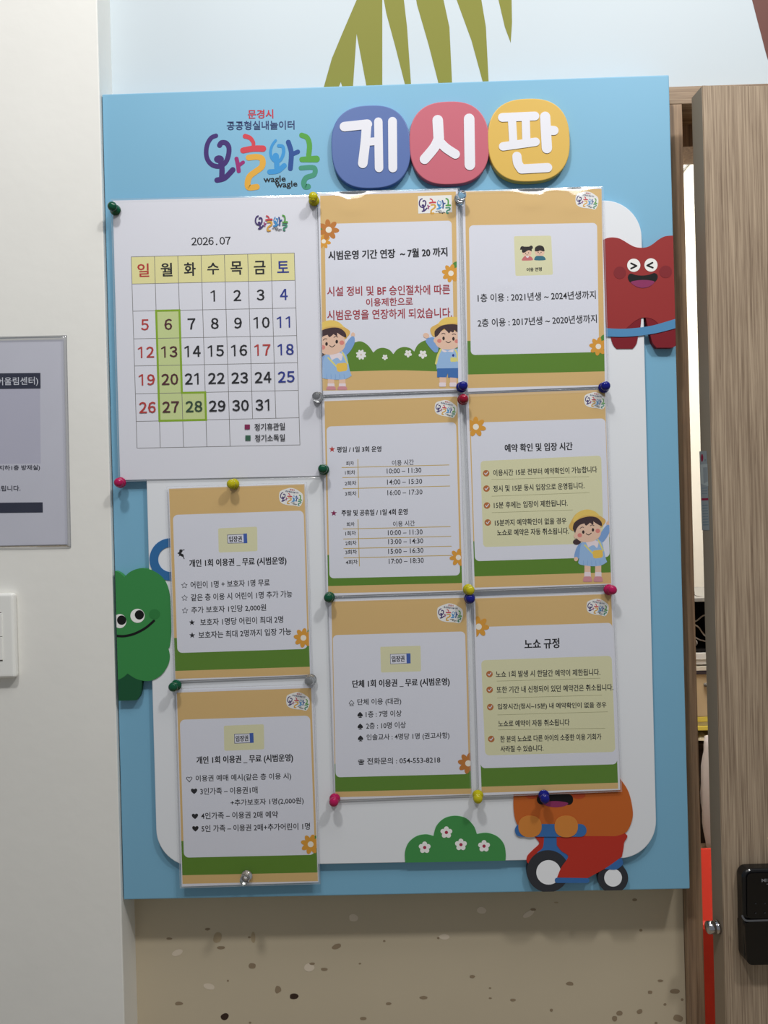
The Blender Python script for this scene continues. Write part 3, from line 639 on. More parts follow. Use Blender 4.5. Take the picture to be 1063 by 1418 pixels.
class Sheet:
    def __init__(s, label, fr, tan, filmq, level, group='laminated notices on the board', base='tan', seed=1):
        s.fr, s.tan = fr, tan; s.pl = wallplane(Y0-0.0015*level); s.q = [fr(p) for p in tan]
        mid = s.pl.at(*bil(filmq, .5, .5))
        s.o = thing('notice_sheet', label, 'notice', mid, group); s.off = 0.0001
        a = s.art(); a.clip = None; a.off = 0.0001; c = bil(filmq, .5, .5)
        pq = []
        for p in filmq:
            pq.append((p[0]+math.copysign(2.4, c[0]-p[0]), p[1]+math.copysign(2.2, c[1]-p[1])))
        a.raw(pq, 'paper', True, True)
        if base != 'paper': a.raw(tan, base)
        s.base = a; s.off = a.off; s.filmq = filmq; s.seed = seed
    def art(s):
        a = Art(s.pl, s.off, s.fr); a.clip = s.q; return a
    def put(s, a, name):
        s.off = a.off; return a.build(name, s.o)
    def ground(s, u0, u1, v0, v1, g0, g1, r=26):
        a = s.base; a.clip = s.q; t = s.tan
        a.raw([bil(t, 0, g0), bil(t, 1, g0), bil(t, 1, g1), bil(t, 0, g1)], 'strip')
        a.rrect([bil(t, u0, v0), bil(t, u1, v0), bil(t, u1, v1), bil(t, u0, v1)], r, 'print_white')
    def done(s, b=()): film(s.filmq, s.pl, 0.0, s.o, s.seed, bulges=b, n=80 if b else 26)
    def emblem(s, cx, cy, w, deg, halo=True, words=True, city=True, card=None):
        a = s.art()
        if card: a.raw(card, 'white')
        emblem(a, emblem_frame(s.fr, cx, cy, w, deg), words, city, halo); s.put(a, 'emblem_print')
    def lines(s, rows, m='ink', bold=0.010, name='text_line'):
        for t, p0, p1, h in rows:
            a = s.art(); a.text(t, p0, p1, h, m, bold); s.put(a, name)
    def flower(s, x, y, r, m='petal', n=7, rot=10, leaf=None):
        a = s.art()
        if leaf: a.ell(leaf[0], leaf[1], leaf[2], leaf[3], 'leaf', leaf[4])
        a.flower(x, y, r, m, n, rot); s.put(a, 'flower_print')

# --- calendar
F = crop(140, 260, 0.30103)
inv = lambda q: [((x-140)/0.30103, (y-260)/0.30103) for x, y in q]
fq = [(153.5, 275.5), (441.5, 269), (451.5, 661), (164, 667)]
S = Sheet('white calendar sheet of July 2026 with a green outlined column, widest sheet', F, inv([(155, 277), (440, 270.5), (450, 659.5), (165.5, 665.5)]), fq, 0, 'sheets pinned to the notice board', 'paper', 3); S.base.build('printed_page', S.o)
def cell(c, r):                                       # grid corner, columns 0..7, rows 0..7
    ly = [318, 443, 568, 695, 820, 948, 1075, 1198]; ry = [300, 426, 553, 680, 805, 932, 1058, 1183]
    y0, y1 = ly[r], ry[r]; x0 = 138+27*(y0-318)/880; x1 = 888+26*(y1-300)/883
    return (x0+(x1-x0)*c/7, y0+(y1-y0)*c/7)
a = S.art(); a.raw([cell(0, 0), cell(7, 0), cell(7, 1), cell(0, 1)], 'cal_head')
a.raw([cell(1, 2), cell(2, 2), cell(2, 5), cell(3, 5), cell(3, 6), cell(1, 6)], 'hi_fill')
for r in range(8): a.stroke([cell(0, r), cell(7, r)], 2.6, 'grid', False)
for c in range(8):
    a.stroke([cell(c, 0), cell(c, 7 if c in (0, 1, 2, 3, 4, 7) else 6)], 2.6, 'grid', False)
a.stroke([cell(1, 2), cell(2, 2), cell(2, 5), cell(3, 5), cell(3, 6), cell(1, 6), cell(1, 2)], 9.5, 'hi', False)
S.put(a, 'day_grid')
a = S.art()
def digits(a, t, cx, cy, h, m, bold=0.014, pitch=0.80):
    for k, ch in enumerate(t):
        if ch == '.': a.ell(cx+(k-(len(t)-1)/2)*h*pitch, cy+h*0.42, h*.1, h*.1, m); continue
        w = h*(0.36 if ch == '1' else 0.70); x = cx+(k-(len(t)-1)/2)*h*pitch-(h*0.04 if ch == '1' else 0); y = cy-(k-(len(t)-1)/2)*h*pitch*.022
        if ch == '1':
            k1 = h*.125; a.raw([(x-k1*.1, y-h/2), (x+k1*.95, y-h/2-.5), (x+k1*.95+1, y+h/2), (x-k1*.1+1, y+h/2+.5)], m); a.raw([(x-k1*.1, y-h/2), (x-k1*.1, y-h/2+k1*1.15), (x-h*.24, y-h*.24), (x-h*.29, y-h*.32)], m); continue
        a.text(chr(0xFF10+int(ch)), (x-w/2, y+w*.011), (x+w/2, y-w*.011), h, m, bold)
digits(a, '2026.07', 505, 245, 36, 'ink', 0.020, 0.72)
S.put(a, 'month_heading'); a = S.art()
for k, (t, m) in enumerate(zip('일월화수목금토', ('c_red', 'ink', 'ink', 'ink', 'ink', 'ink', 'c_blue'))):
    p, q = cell(k, 0), cell(k+1, 1); x, y = (p[0]+q[0])/2, (p[1]+q[1])/2
    a.text(t, (x-27, y+.6), (x+27, y-.6), 62 if t not in '수토' else 54, m, 0.022)
S.put(a, 'weekday_row')
for day in range(1, 32):
    i = day+2; r, c = i//7+1, i % 7; p, q = cell(c, r), cell(c+1, r+1)
    m = 'c_red' if c == 0 or day == 17 else 'c_blue' if c == 6 else 'c_maroon' if c == 1 else 'c_green' if day == 28 else 'ink'
    a = S.art(); digits(a, str(day), (p[0]+q[0])/2, (p[1]+q[1])/2, 51, m, 0.024); S.put(a, 'date_number')
a = S.art()
a.rect(660, 1089, 684, 1111, 'sq_mag'); a.rect(663, 1139, 687, 1163, 'sq_grn')
a.text('정기휴관일', (705, 1101), (845, 1097), 33, 'ink', 0.012); a.text('정기소독일', (707, 1152), (845, 1149), 33, 'ink', 0.012)
S.put(a, 'colour_legend'); S.emblem(782, 156, 152, -1, False, True, False); S.done()

# --- children in yellow hats
def girl(a, f, legs=1.0):
    a.fr = (lambda p: f((p[0], p[1] if p[1] < 985 else 985+(p[1]-985)*legs)))
    for x in (458, 615):
        a.rect(x-44, 960, x+46, 1120, 'skin'); a.rect(x-46, 1085, x+50, 1165, 'sock', 12); a.rrect([(x-55, 1150), (x+58, 1150), (x+76, 1230), (x-70, 1230)], 26, 'shoe')
    a.smooth([(372, 655), (302, 720), (264, 850), (292, 885), (335, 880), (380, 780)], 'dress_dark'); a.ell(290, 895, 30, 32, 'skin')
    a.ell(766, 368, 28, 32, 'skin'); a.smooth([(620, 590), (680, 470), (745, 395), (785, 405), (785, 490), (725, 600), (660, 655)], 'dress_dark')
    a.path([[(385, 640), (352, 720), (340, 850), (322, 950)], [(322, 950), (350, 975), (430, 990), (540, 1000), (660, 988), (748, 938)], [(748, 938), (722, 870), (700, 760), (665, 640), (560, 600)]], 'dress')
    for k in range(5): a.stroke([(400+60*k, 920), (398+62*k, 985)], 6, 'dress_dark')
    a.path([[(435, 645), (540, 612), (625, 640)], [(625, 640), (600, 730), (545, 690), (470, 725)]], 'sock')
    a.stroke([(420, 690), (540, 815)], 22, 'strap'); a.stroke([(620, 620), (650, 680), (690, 770)], 22, 'strap'); a.rrect([(530, 770), (680, 755), (690, 870), (545, 890)], 34, 'bag')
    a.ell(305, 640, 60, 43, 'hair', -8); a.ell(287, 552, 30, 38, 'skin')
    a.smooth([(185, 425), (212, 350), (280, 240), (370, 182), (470, 165), (570, 195), (630, 250), (714, 308), (722, 350), (690, 395), (640, 430), (420, 420), (300, 470), (235, 475)], 'hat_brim')
    a.smooth([(250, 300), (300, 225), (370, 182), (470, 165), (570, 195), (640, 265), (560, 255), (440, 250), (340, 285), (262, 350)], 'hat')
    a.ell(466, 492, 194, 152, 'skin', -10, 40, 2.25)
    a.path([[(242, 450), (262, 365), (350, 300), (480, 268), (590, 282), (662, 345), (674, 412)], [(674, 412), (640, 400), (590, 372), (545, 340)], [(545, 340), (542, 388), (495, 360)], [(495, 360), (440, 402), (412, 370)], [(412, 370), (345, 395), (300, 450), (278, 512)]], 'hair')
    a.ell(345, 545, 33, 32, 'blush'); a.ell(610, 480, 33, 32, 'blush'); a.ell(397, 497, 18, 26, 'pupil'); a.ell(539, 465, 18, 26, 'pupil')
    a.stroke([(350, 445), (375, 425), (402, 428)], 10, 'hair'); a.stroke([(500, 405), (525, 392), (555, 402)], 10, 'hair'); a.stroke([(440, 520), (475, 540), (514, 512)], 11, 'pupil')
def boy(a, f):
    a.fr = f
    for x in (668, 822):
        a.rect(x-48, 960, x+50, 1080, 'skin'); a.rect(x-54, 1058, x+46, 1122, 'sock', 14)
    a.ell(424, 368, 46, 38, 'skin', 20); a.smooth([(415, 445), (465, 402), (540, 400), (600, 490), (596, 600), (545, 612), (470, 535)], 'dress_dark')
    a.path([[(640, 560), (598, 650), (572, 760), (580, 866)], [(580, 866), (970, 862)], [(970, 862), (960, 600), (860, 560)]], 'dress')
    a.path([[(586, 852), (975, 846)], [(975, 846), (965, 982), (745, 984)], [(745, 984), (742, 925), (722, 984)], [(722, 984), (584, 982)]], 'shorts')
    a.raw([(655, 565), (735, 600), (700, 615), (660, 600)], 'sock'); a.raw([(735, 600), (830, 565), (822, 615), (760, 605)], 'sock')
    a.stroke([(640, 575), (598, 660), (568, 780)], 30, 'strap'); a.stroke([(850, 580), (880, 640), (885, 740)], 26, 'strap'); a.ell(822, 660, 16, 20, 'c_blue'); a.rect(780, 690, 870, 755, 'strap', 16)
    a.smooth([(485, 300), (502, 245), (600, 190), (680, 115), (800, 92), (920, 110), (1010, 180), (1030, 280), (900, 300), (640, 320), (560, 380), (515, 370)], 'hat_brim')
    a.smooth([(600, 195), (680, 115), (800, 92), (920, 110), (1000, 175), (900, 180), (760, 190), (660, 215)], 'hat')
    a.ell(742, 430, 192, 145, 'skin', 0, 40, 2.3); a.ell(555, 440, 22, 34, 'skin')
    a.path([[(552, 388), (552, 300), (640, 228), (760, 202), (885, 210), (975, 265), (975, 340)], [(975, 340), (885, 322), (840, 285)], [(840, 285), (822, 322), (782, 308)], [(782, 308), (760, 335), (735, 310), (690, 268)], [(690, 268), (640, 310), (600, 365), (556, 395)]], 'hair')
    a.ell(617, 447, 32, 30, 'blush'); a.ell(872, 452, 30, 28, 'blush'); a.ell(680, 410, 18, 28, 'pupil'); a.ell(825, 416, 18, 28, 'pupil')
    a.stroke([(652, 345), (675, 335), (702, 345)], 11, 'hair'); a.stroke([(808, 352), (832, 345), (858, 354)], 11, 'hair'); a.stroke([(714, 455), (750, 474), (786, 456)], 11, 'pupil')

GRP = 'sheets pinned to the notice board'
# --- extension notice
F = crop(430, 250, 0.21154)
S = Sheet('tan notice with red lettering and two waving cartoon children above bushes', F, [(62, 100), (950, 72), (966, 1362), (78, 1376)], [(437, 266), (636, 260), (642, 542), (445, 549)], 1, GRP, 'tan', 5)
a = S.base; a.clip = S.q
a.rrect([(62+30, 284), (922, 262), (940, 1200), (104, 1215)], 24, 'print_white')
a.path([[(60, 1180), (225, 1140), (262, 1078), (320, 1052), (372, 1076), (410, 1126)], [(410, 1126), (438, 1102), (476, 1095), (515, 1108), (541, 1136)], [(541, 1136), (568, 1104), (606, 1090), (648, 1096), (678, 1119)], [(678, 1119), (702, 1074), (750, 1046), (810, 1044), (860, 1090)], [(1000, 1090), (1000, 1238), (541, 1242), (60, 1256)]], 'strip')
for x, y, r, n in ((330, 1140, 34, 8), (486, 1157, 19, 5), (638, 1133, 25, 5), (734, 1138, 28, 5)): a.flower(x, y, r, 'white', n, 20, 'speck_light', .2)
S.off = a.off; a.build('printed_page', S.o)
S.flower(85, 398, 48, 'petal', 7, 15); S.flower(118, 322, 68, 'petal_dark', 7, 5, (62, 300, 30, 16, 60)); S.flower(918, 607, 60, 'petal', 8, 12, (945, 558, 30, 20, -60))
S.emblem(812, 158, 212, 0, False, True, False, [(702, 102), (922, 95), (926, 208), (704, 216)])
S.lines([('시범운영 기간 연장  ~ 7월 20 까지', (115, 491), (895, 466), 60)], 'ink', 0.030, 'heading')
S.lines([('시설 정비 및 BF 승인절차에 따른', (108, 726), (912, 712), 64), ('이용제한으로', (362, 798), (668, 790), 54), ('시범운영을 연장하게 되었습니다.', (108, 882), (925, 864), 66)], 'red_ink', 0.012)
a = S.art(); gx = crop(440, 430, 0.11289); girl(a, lambda p: gx(((p[0]-397)*.88+106, (p[1]-497)*.88+410)), 0.62); S.put(a, 'girl_print')
a = S.art(); boy(a, crop(550, 430, 0.09407)); S.put(a, 'boy_print'); S.done(((.26, .062, .011, .0037), (.2, .37, .010, .0012)))

def ticket(a, q, t, b, words, h):
    a.rrect(q, 8, 'pale'); a.raw(t, 'ticket_line'); c = lambda i, dx, dy: (t[i][0]+dx, t[i][1]+dy)
    a.raw([c(0, 3, 3), c(1, -3, 3), c(2, -3, -3), c(3, 3, -3)], 'print_white'); a.raw(b, 'ticket_blue'); a.text('입장권', words[0], words[1], h, 'ink', 0.03)
# --- user age notice
F = crop(625, 250, 0.30103)
S = Sheet('tan notice with two small children icons in a yellow square, beside the red cutout', F, [(62, 50), (690, 38), (705, 940), (75, 955)], [(637, 264), (835, 257.5), (843, 537), (645, 545)], 2, GRP, 'tan', 8)
S.ground(.025, .962, .173, .832, .76, .931, 20); S.off = S.base.off; S.base.build('printed_page', S.o)
a = S.art(); a.fr = crop(700, 315, 0.07526); a.rrect([(150, 160), (835, 150), (868, 870), (180, 892)], 30, 'pale')
a.ell(390, 468, 86, 62, 'skin'); a.path([[(262, 412), (275, 360), (310, 344), (345, 352), (430, 350), (455, 334), (490, 340), (502, 386)], [(502, 386), (482, 396), (478, 442)], [(478, 442), (430, 420), (390, 432), (350, 460), (305, 460), (295, 408)]], 'icon_hair')
a.smooth([(295, 600), (318, 555), (352, 528), (440, 528), (482, 552), (502, 592), (470, 606), (330, 610)], 'icon_pink'); a.smooth([(370, 528), (430, 528), (400, 560)], 'sock')
a.ell(625, 462, 88, 66, 'skin'); a.path([[(535, 438), (540, 372), (590, 336), (640, 330), (696, 360), (716, 432)], [(716, 432), (690, 440), (630, 424), (600, 442)]], 'icon_hair'); a.smooth([(525, 575), (556, 530), (620, 522), (692, 530), (730, 570), (715, 602), (545, 604)], 'icon_teal')
for x, y in ((365, 478), (420, 466), (597, 460), (650, 458)): a.ell(x, y, 9, 9, 'pupil')
for x0, x1, y in ((380, 405, 500), (615, 635, 482)): a.stroke([(x0, y), ((x0+x1)/2, y+8), (x1, y)], 6, 'pupil')
a.text('이용 연령', (382, 778), (664, 766), 72, 'black', 0.04); S.put(a, 'age_icon')
S.lines([('1층 이용 : 2021년생 ~ 2024년생까지', (120, 541), (663, 525), 39), ('2층 이용 : 2017년생 ~ 2020년생까지', (120, 656), (668, 635), 39)], 'ink', 0.016)
S.emblem(622, 95, 98, 10); S.flower(675, 763, 42, 'petal', 8, 8, (697, 730, 22, 14, -70)); S.done(((.5, .055, .010, .0035), (.80, .075, .012, .0032), (.3, .46, .006, .0012)))
# --- timetable
F = crop(430, 535, 0.21637)
S = Sheet('tan timetable notice with gold ruled rows of opening hours, two red stars', F, [(88, 95), (938, 65), (970, 1306), (112, 1325)], [(443, 552), (638, 545), (646, 821), (450, 827.5)], 1, GRP, 'tan', 11)
S.ground(.012, .986, .132, .922, .80, .962, 28); S.off = S.base.off; S.base.build('printed_page', S.o)
a = S.art()
for p, q in (((200, 520), (885, 503)), ((205, 584), (888, 569)), ((207, 655), (890, 638)), ((302, 468), (307, 712)), ((208, 913), (893, 898)), ((210, 977), (897, 960)), ((212, 1038), (900, 1023)), ((213, 1098), (903, 1082)), ((303, 852), (312, 1150))): a.stroke([p, q], 4.5, 'gold_line', False)
S.put(a, 'ruled_lines')
for q in ((137, 403, 21, 'c_red'), (148, 812, 21, 'sq_mag')):
    a = S.art(); a.star(*q); S.put(a, 'star_print')
S.lines([('평일 / 1일 3회 운영', (168, 405), (452, 401), 38), ('주말 및 공휴일 / 1일 4회 운영', (197, 811), (620, 802), 40)], 'ink', 0.030, 'heading')
S.lines([('회차', (226, 494), (277, 491), 27), ('1회차', (220, 553), (285, 550), 29), ('2회차', (218, 622), (292, 618), 29), ('3회차', (220, 688), (293, 685), 29), ('회차', (230, 884), (281, 881), 27), ('1회차', (222, 942), (289, 938), 29), ('2회차', (222, 1005), (293, 1001), 29), ('3회차', (222, 1062), (296, 1058), 29), ('4회차', (224, 1127), (301, 1122), 29)], 'ink', 0.015)
S.lines([('이용 시간', (520, 491), (660, 484), 36), ('10:00 – 11:30', (487, 542), (708, 536), 33), ('14:00 – 15:30', (489, 613), (713, 607), 33), ('16:00 – 17:30', (491, 681), (715, 675), 33), ('이용 시간', (527, 882), (666, 875), 36), ('10:00 – 11:30', (494, 937), (716, 931), 33), ('13:00 – 14:30', (496, 994), (720, 988), 33), ('15:00 – 16:30', (496, 1056), (721, 1049), 33), ('17:00 – 18:30', (500, 1120), (723, 1113), 33)], 'ink', 0.006)
S.emblem(863, 148, 132, 13); S.flower(945, 1095, 56, 'petal', 7, 20); S.done()
# --- reservation check notice
def checks(S, pts, r):
    for x, y in pts:
        a = S.art(); a.ell(x, y, r, r, 'check'); a.stroke([(x-r*.45, y), (x-r*.1, y+r*.38)], r*.24, 'print_white'); a.stroke([(x-r*.1, y+r*.38), (x+r*.5, y-r*.4)], r*.24, 'print_white')
        S.put(a, 'check_mark')
F = crop(630, 535, 0.22578)
S = Sheet('tan notice with four check marks and a girl in a yellow hat waving', F, [(82, 48), (918, 20), (957, 1210), (120, 1235)], [(642, 545.5), (840, 538), (850, 811.5), (652, 819)], 3, GRP, 'tan', 14)
S.ground(.008, .996, .148, .863, .76, .942, 28); a = S.base; a.rrect([(155, 458), (895, 424), (911, 962), (172, 986)], 22, 'pale')
for p, q in (((223, 572), (820, 554)), ((225, 674), (823, 652)), ((225, 775), (720, 758))): a.stroke([p, q], 2.2, 'line_olive', False)
S.off = a.off; a.build('printed_page', S.o); checks(S, ((190, 533), (192, 627), (195, 731), (200, 835)), 20)
S.lines([('예약 확인 및 입장 시간', (303, 379), (720, 366), 50)], 'ink', 0.030, 'heading')
S.lines([('이용시간 15분 전부터 예약확인이 가능합니다', (233, 531), (870, 509), 40), ('정시 및 15분 동시 입장으로 운영됩니다.', (233, 628), (792, 608), 40), ('15분 후에는 입장이 제한됩니다.', (237, 729), (690, 715), 40), ('15분까지 예약확인이 없을 경우', (243, 837), (682, 824), 40), ('노쇼로 예약은 자동 취소됩니다.', (257, 898), (697, 886), 40)], 'ink', 0.018)
S.emblem(857, 92, 124, 10); S.flower(127, 248, 62, 'petal', 7, 12)
a = S.art(); girl(a, crop(770, 690, 0.09407)); S.put(a, 'girl_print'); S.done()
# --- single ticket notice
F = crop(140, 650, 0.29163)
S = Sheet('tan ticket notice with star bullets and a small black smudge, beside the green cutout', F, [(322, 92), (965, 70), (992, 975), (352, 995)], [(230.5, 674), (424.5, 667.5), (433, 937), (240, 945)], 1, GRP, 'tan', 17)
S.ground(.022, .988, .138, .864, .785, .958, 24); S.off = S.base.off; S.base.build('printed_page', S.o)
a = S.art(); ticket(a, [(555, 280), (740, 272), (742, 388), (558, 395)], [(598, 310), (690, 306), (692, 350), (600, 352)], [(675, 305), (692, 304), (694, 350), (677, 351)], ((606, 332), (668, 329)), 28); S.put(a, 'ticket_icon')
S.lines([('개인 1회 이용권 _ 무료 (시범운영)', (418, 449), (880, 435), 42)], 'ink', 0.030, 'heading')
S.lines([('어린이 1명 + 보호자 1명 무료', (424, 549), (800, 537), 34), ('같은 층 이용 시 어린이 1명 추가 가능', (426, 609), (907, 591), 34), ('추가 보호자 1인당 2,000원', (428, 669), (783, 656), 34), ('보호자 1명당 어린이 최대 2명', (470, 726), (864, 712), 34), ('보호자는 최대 2명까지 입장 가능', (462, 787), (902, 769), 34)], 'ink', 0.015)
for x, y in ((395, 551), (396, 611), (398, 671)): a = S.art(); a.star_line(x, y, 14, 'ink'); S.put(a, 'star_bullet')
for x, y in ((431, 727), (432, 788)): a = S.art(); a.star(x, y, 15, 'ink'); S.put(a, 'star_bullet')
a = S.art(); a.smooth([(362, 398), (370, 392), (372, 382), (382, 380), (386, 390), (380, 398), (390, 404), (392, 416), (384, 414), (374, 410), (368, 414), (370, 404)], 'jet'); a.stroke([(388, 412), (394, 424)], 4, 'jet'); a.stroke([(384, 384), (394, 382)], 4, 'jet'); S.put(a, 'ink_smudge')
S.emblem(901, 136, 106, 9); S.flower(960, 800, 46, 'petal', 8, 8, (988, 772, 16, 10, -70)); S.done()
# --- family ticket notice
F = crop(150, 930, 0.29163)
S = Sheet('tan ticket notice with heart bullets, lowest sheet at the board left', F, [(325, 100), (962, 78), (995, 995), (352, 1008)], [(241, 953.5), (435.5, 947), (443.5, 1224), (249, 1230)], 1, GRP, 'tan', 20)
S.ground(.016, .985, .142, .863, .776, .955, 24); S.off = S.base.off; S.base.build('printed_page', S.o)
a = S.art(); ticket(a, [(548, 257), (738, 250), (740, 369), (550, 376)], [(597, 296), (688, 293), (690, 338), (598, 342)], [(670, 292), (688, 291), (690, 338), (672, 339)], ((604, 319), (664, 316)), 28); S.put(a, 'ticket_icon')
S.lines([('개인 1회 이용권 _ 무료 (시범운영)', (418, 424), (877, 411), 42)], 'ink', 0.030, 'heading')
S.lines([('이용권 예매 예시(같은 층 이용 시)', (414, 510), (868, 498), 36), ('3인가족 – 이용권1매', (436, 569), (708, 562), 33), ('+추가보호자 1명(2,000원)', (580, 625), (927, 614), 35), ('4인가족 – 이용권 2매 예약', (440, 685), (805, 678), 33), ('5인 가족 – 이용권 2매+추가어린이 1명', (442, 746), (957, 734), 33)], 'ink', 0.015)
for t, x, y in (('♡', 384, 513), ('♥', 407, 569), ('♥', 411, 688), ('♥', 413, 747)):
    a = S.art(); a.text(t, (x-15, y), (x+15, y-1), 26, 'ink', 0.006 if t == '♡' else 0); S.put(a, 'heart_bullet')
S.emblem(899, 145, 104, 10); S.flower(960, 820, 47, 'petal', 8, 15, (984, 792, 14, 10, -70)); S.done()
# --- group ticket notice
F = crop(440, 810, 0.21863)
S = Sheet('tan group ticket notice with spade bullets and a telephone line', F, [(85, 105), (938, 80), (972, 1324), (110, 1345)], [(452, 829.5), (648, 823.5), (655, 1102.5), (461, 1110)], 1, GRP, 'tan', 23)
S.ground(.006, .986, .172, .898, .83, .972, 28); S.off = S.base.off; S.base.build('printed_page', S.o)
a = S.art(); ticket(a, [(395, 392), (650, 385), (653, 547), (400, 555)], [(457, 438), (586, 434), (587, 497), (458, 502)], [(560, 434), (586, 433), (587, 496), (562, 498)], ((467, 470), (548, 466)), 40); S.put(a, 'ticket_icon')
S.lines([('단체 1회 이용권 _ 무료 (시범운영)', (218, 631), (835, 615), 56)], 'ink', 0.030, 'heading')
S.lines([('단체 이용 (대관)', (250, 745), (528, 738), 46), ('1층 : 7명 이상', (303, 820), (530, 813), 42), ('2층 : 10명 이상', (305, 893), (557, 886), 42), ('인솔교사 : 4명당 1명 (권고사항)', (308, 968), (833, 955), 46), ('전화문의 : 054-553-8218', (312, 1117), (775, 1107), 42)], 'ink', 0.014)
for t, x, y in (('♤', 213, 749), ('♠', 267, 823), ('♠', 268, 897), ('♠', 270, 972)):
    a = S.art(); a.text(t, (x-17, y), (x+17, y-1), 38, 'ink', 0.004 if t == '♤' else 0); S.put(a, 'spade_bullet')
a = S.art(); a.text('☎', (254, 1123), (294, 1122), 36, 'ink', 0.03); S.put(a, 'telephone_print')
S.emblem(836, 186, 152, 7); S.flower(952, 1130, 66, 'petal_dark', 8, 10); S.done()
# --- no-show rules notice
F = crop(640, 810, 0.22578)
S = Sheet('tan rules notice with two-word heading and pale yellow box, above the scooter rider', F, [(78, 82), (912, 55), (955, 1250), (118, 1275)], [(653, 825.5), (850, 818.5), (861, 1096), (661, 1104)], 2, GRP, 'tan', 26)
S.ground(.0, 1.0, .148, .874, .85, .969, 28); a = S.base; a.rrect([(115, 462), (915, 434), (938, 1024), (140, 1046)], 26, 'pale')
for p, q in (((212, 590), (845, 572)), ((214, 694), (855, 676)), ((216, 797), (890, 778)), ((218, 889), (875, 879))): a.stroke([p, q], 2.2, 'line_olive', False)
S.off = a.off; a.build('printed_page', S.o); checks(S, ((166, 547), (167, 643), (171, 749), (177, 945)), 20)
S.lines([('노쇼 규정', (380, 364), (595, 356), 62)], 'ink', 0.030, 'heading')
S.lines([('노쇼 1회 발생 시 한달간 예약이 제한됩니다.', (205, 548), (845, 534), 41), ('또한 기간 내 신청되어 있던 예약건은 취소됩니다.', (210, 643), (925, 627), 41), ('입장시간(정시~15분) 내 예약확인이 없을 경우', (216, 749), (883, 737), 41), ('노쇼로 예약이 자동 취소됩니다', (220, 851), (657, 842), 40), ('한 분의 노쇼로 다른 아이의 소중한 이용 기회가', (232, 946), (852, 930), 40), ('사라질 수 있습니다.', (234, 1006), (497, 1000), 38)], 'ink', 0.018)
S.emblem(828, 142, 126, 11); S.flower(100, 256, 64, 'petal', 7, 5); S.done()

# ------------------------------------------------------------------ push pins
PIN = [(0, 0.0), (0.0064, 0.0), (0.0068, 0.0008), (0.0062, 0.0026), (0.0040, 0.0040), (0.0034, 0.0058), (0.0038, 0.0076), (0.0052, 0.0090), (0.0058, 0.0112), (0.0052, 0.0136), (0.0034, 0.0152), (0.0014, 0.0158), (0, 0.0159)]
PC = dict(green=(10, 92, 62), yellow=(214, 204, 20), clear=(244, 246, 248), magenta=(200, 20, 96), blue=(14, 22, 140), crimson=(168, 12, 52))
pin_me = {}
for k, c in PC.items():
    m = mat('pin_'+k, c, 0.06, 0.5, 0, 0.92 if k == 'clear' else 0.30, 1.49)
    bm = lathe(PIN, 28); bmesh.ops.recalc_face_normals(bm, faces=bm.faces); me = bpy.data.meshes.new('push_pin'); bm.to_mesh(me); bm.free()
    for p in me.polygons: p.use_smooth = True
    me.materials.append(m); pin_me[k] = me
for k, x, y, lev, lab in (
    ('green', 157, 288, 0, 'dark green push pin at the top left corner of the calendar'), ('yellow', 434, 275, 1, 'yellow push pin between the calendar top and the waving children notice'),
    ('clear', 637, 272, 2, 'clear push pin between the tops of the two uppermost tan notices'), ('clear', 439.5, 549, 1, 'clear push pin at the right edge of the calendar'),
    ('green', 447.5, 650, 1, 'green push pin near the calendar bottom right corner, left of the timetable'), ('magenta', 164, 668, 0, 'magenta push pin at the bottom left corner of the calendar'),
    ('yellow', 322.5, 670, 1, 'yellow push pin at the calendar bottom, above the star bullet notice'), ('blue', 639.5, 535, 2, 'blue push pin directly above the crimson one'),
    ('crimson', 641.5, 552, 3, 'crimson push pin at the top right of the timetable'), ('blue', 838, 535.5, 3, 'blue push pin by the red cutout, bottom right of the children icon notice'),
    ('yellow', 649, 817, 3, 'yellow push pin directly above a blue one, below the timetable'), ('blue', 651, 829.5, 2, 'blue push pin directly below a yellow one at the board middle'),
    ('magenta', 845, 817.5, 3, 'dark pink push pin at the right end of the notices, below the waving girl'), ('green', 455.5, 828, 1, 'green push pin at the top left of the spade bullet notice'),
    ('green', 242, 950.5, 1, 'dark green push pin at the top left of the heart bullet notice'), ('clear', 430, 942.5, 1, 'clear push pin at the top right of the heart bullet notice'),
    ('clear', 340.5, 1216, 1, 'clear push pin at the bottom of the heart bullet notice'), ('magenta', 463, 1109, 1, 'magenta push pin at the bottom left of the spade bullet notice'),
    ('yellow', 662.5, 1104, 2, 'yellow push pin under the rules notice, bottom left corner'), ('blue', 754.5, 1104, 2, 'blue push pin over the scooter rider mouth')):
    o = bpy.data.objects.new('push_pin', pin_me[k]); COL.objects.link(o)
    bx_, by_ = x+(531-x)*0.008, y+(709-y)*0.008
    q = at(bx_, by_, Y0-0.0015*lev-0.0013); o.location = q
    o.rotation_euler = (random.uniform(-.10, .10), random.uniform(0, 6), random.uniform(-.10, .10))
    tag(o, lab, 'push pin', 'push pins on the notice board')

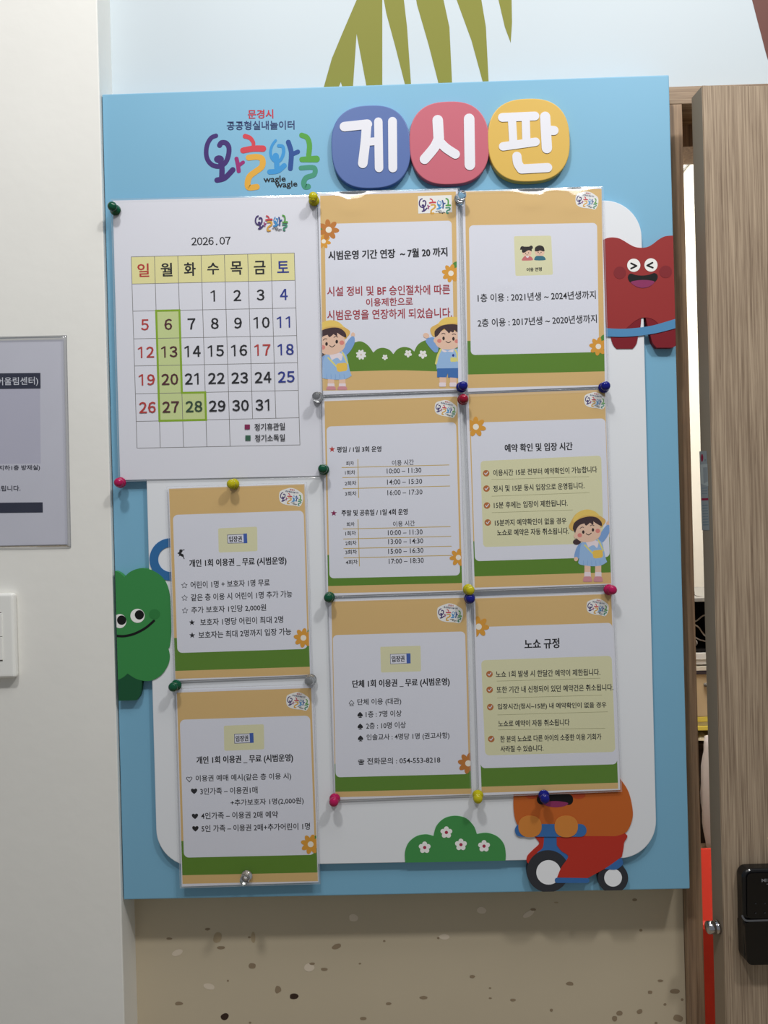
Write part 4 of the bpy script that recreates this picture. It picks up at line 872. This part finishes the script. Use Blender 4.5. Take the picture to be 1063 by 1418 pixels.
# ------------------------------------------------------------------ sleeve poster and light switch on the pier
pp = wallplane(Y_PIER)
po = thing('wall_poster', 'grey printed notice in a clear plastic sleeve on the white pier', 'poster', pp.at(0, 612))
a = Art(pp, 0.001); a.raw([(-130, 474), (88.5, 470), (94, 754), (-122, 758)], 'poster'); a.fr = crop(0, 450, 0.11289)
a.raw([(-900, 800), (490, 786), (497, 1420), (-900, 1430)], 'poster_grey'); a.raw([(-900, 1420), (497, 1418), (500, 1700), (-900, 1710)], 'poster_grey')
a.build('printed_page', po)
a = Art(pp, 0.0013, crop(0, 450, 0.11289)); a.raw([(-900, 603), (495, 588), (497, 778), (-900, 795)], 'navy'); a.text('어울림센터)', (-42, 701), (468, 690), 112, 'poster_text', 0.008); a.build('heading_bar', po)
a = Art(pp, 0.0013, crop(0, 600, 0.11988)); a.raw([(-850, 812), (492, 797), (494, 914), (-850, 930)], 'navy'); a.build('footer_bar', po)
a = Art(pp, 0.0013, crop(0, 600, 0.11988)); a.text('지하1층 방재실)', (-14, 404), (462, 397), 68, 'poster_ink', 0.012); a.build('text_line', po)
a = Art(pp, 0.0013, crop(0, 600, 0.11988)); a.text('드립니다.', (-62, 637), (236, 634), 64, 'poster_ink', 0.012); a.build('text_line', po)
film([(-140, 469), (92.5, 464.5), (98.5, 757.5), (-130, 762)], pp, 0.0, po, 31, 'plastic_sleeve', ('sleeve_clear', 'sleeve_seam', 'sleeve_seam'), 0.0040, 40, 0.005, 0.0008)
sw = thing('light_switch', 'white two-rocker light switch on the pier below the poster', 'light switch', pp.at(0, 882))
swm = mat('switch_white', (238, 238, 234), 0.3, 0.5); gap = mat('switch_gap', (120, 118, 114), 0.5)
def bx2(name, x0, y0, x1, y1, d0, d1, m, bev):
    p, q = pp.at(x0, y0, d1), pp.at(x1, y1, d1)
    return box(name, (p.x, Y_PIER-d1, q.z), (q.x, Y_PIER-d0, p.z), m, sw, bev, 4)
bx2('plate', -78, 824, 21, 939, 0.0, 0.011, swm, 0.0045)
bx2('rocker_frame', -52, 849, 3.6, 915.5, 0.0105, 0.0113, gap, 0.0002)
bx2('rocker', -51, 850.5, 2.8, 881.5, 0.0108, 0.0124, swm, 0.0006); bx2('rocker', -51, 883.5, 3.4, 914, 0.0108, 0.0124, swm, 0.0006)
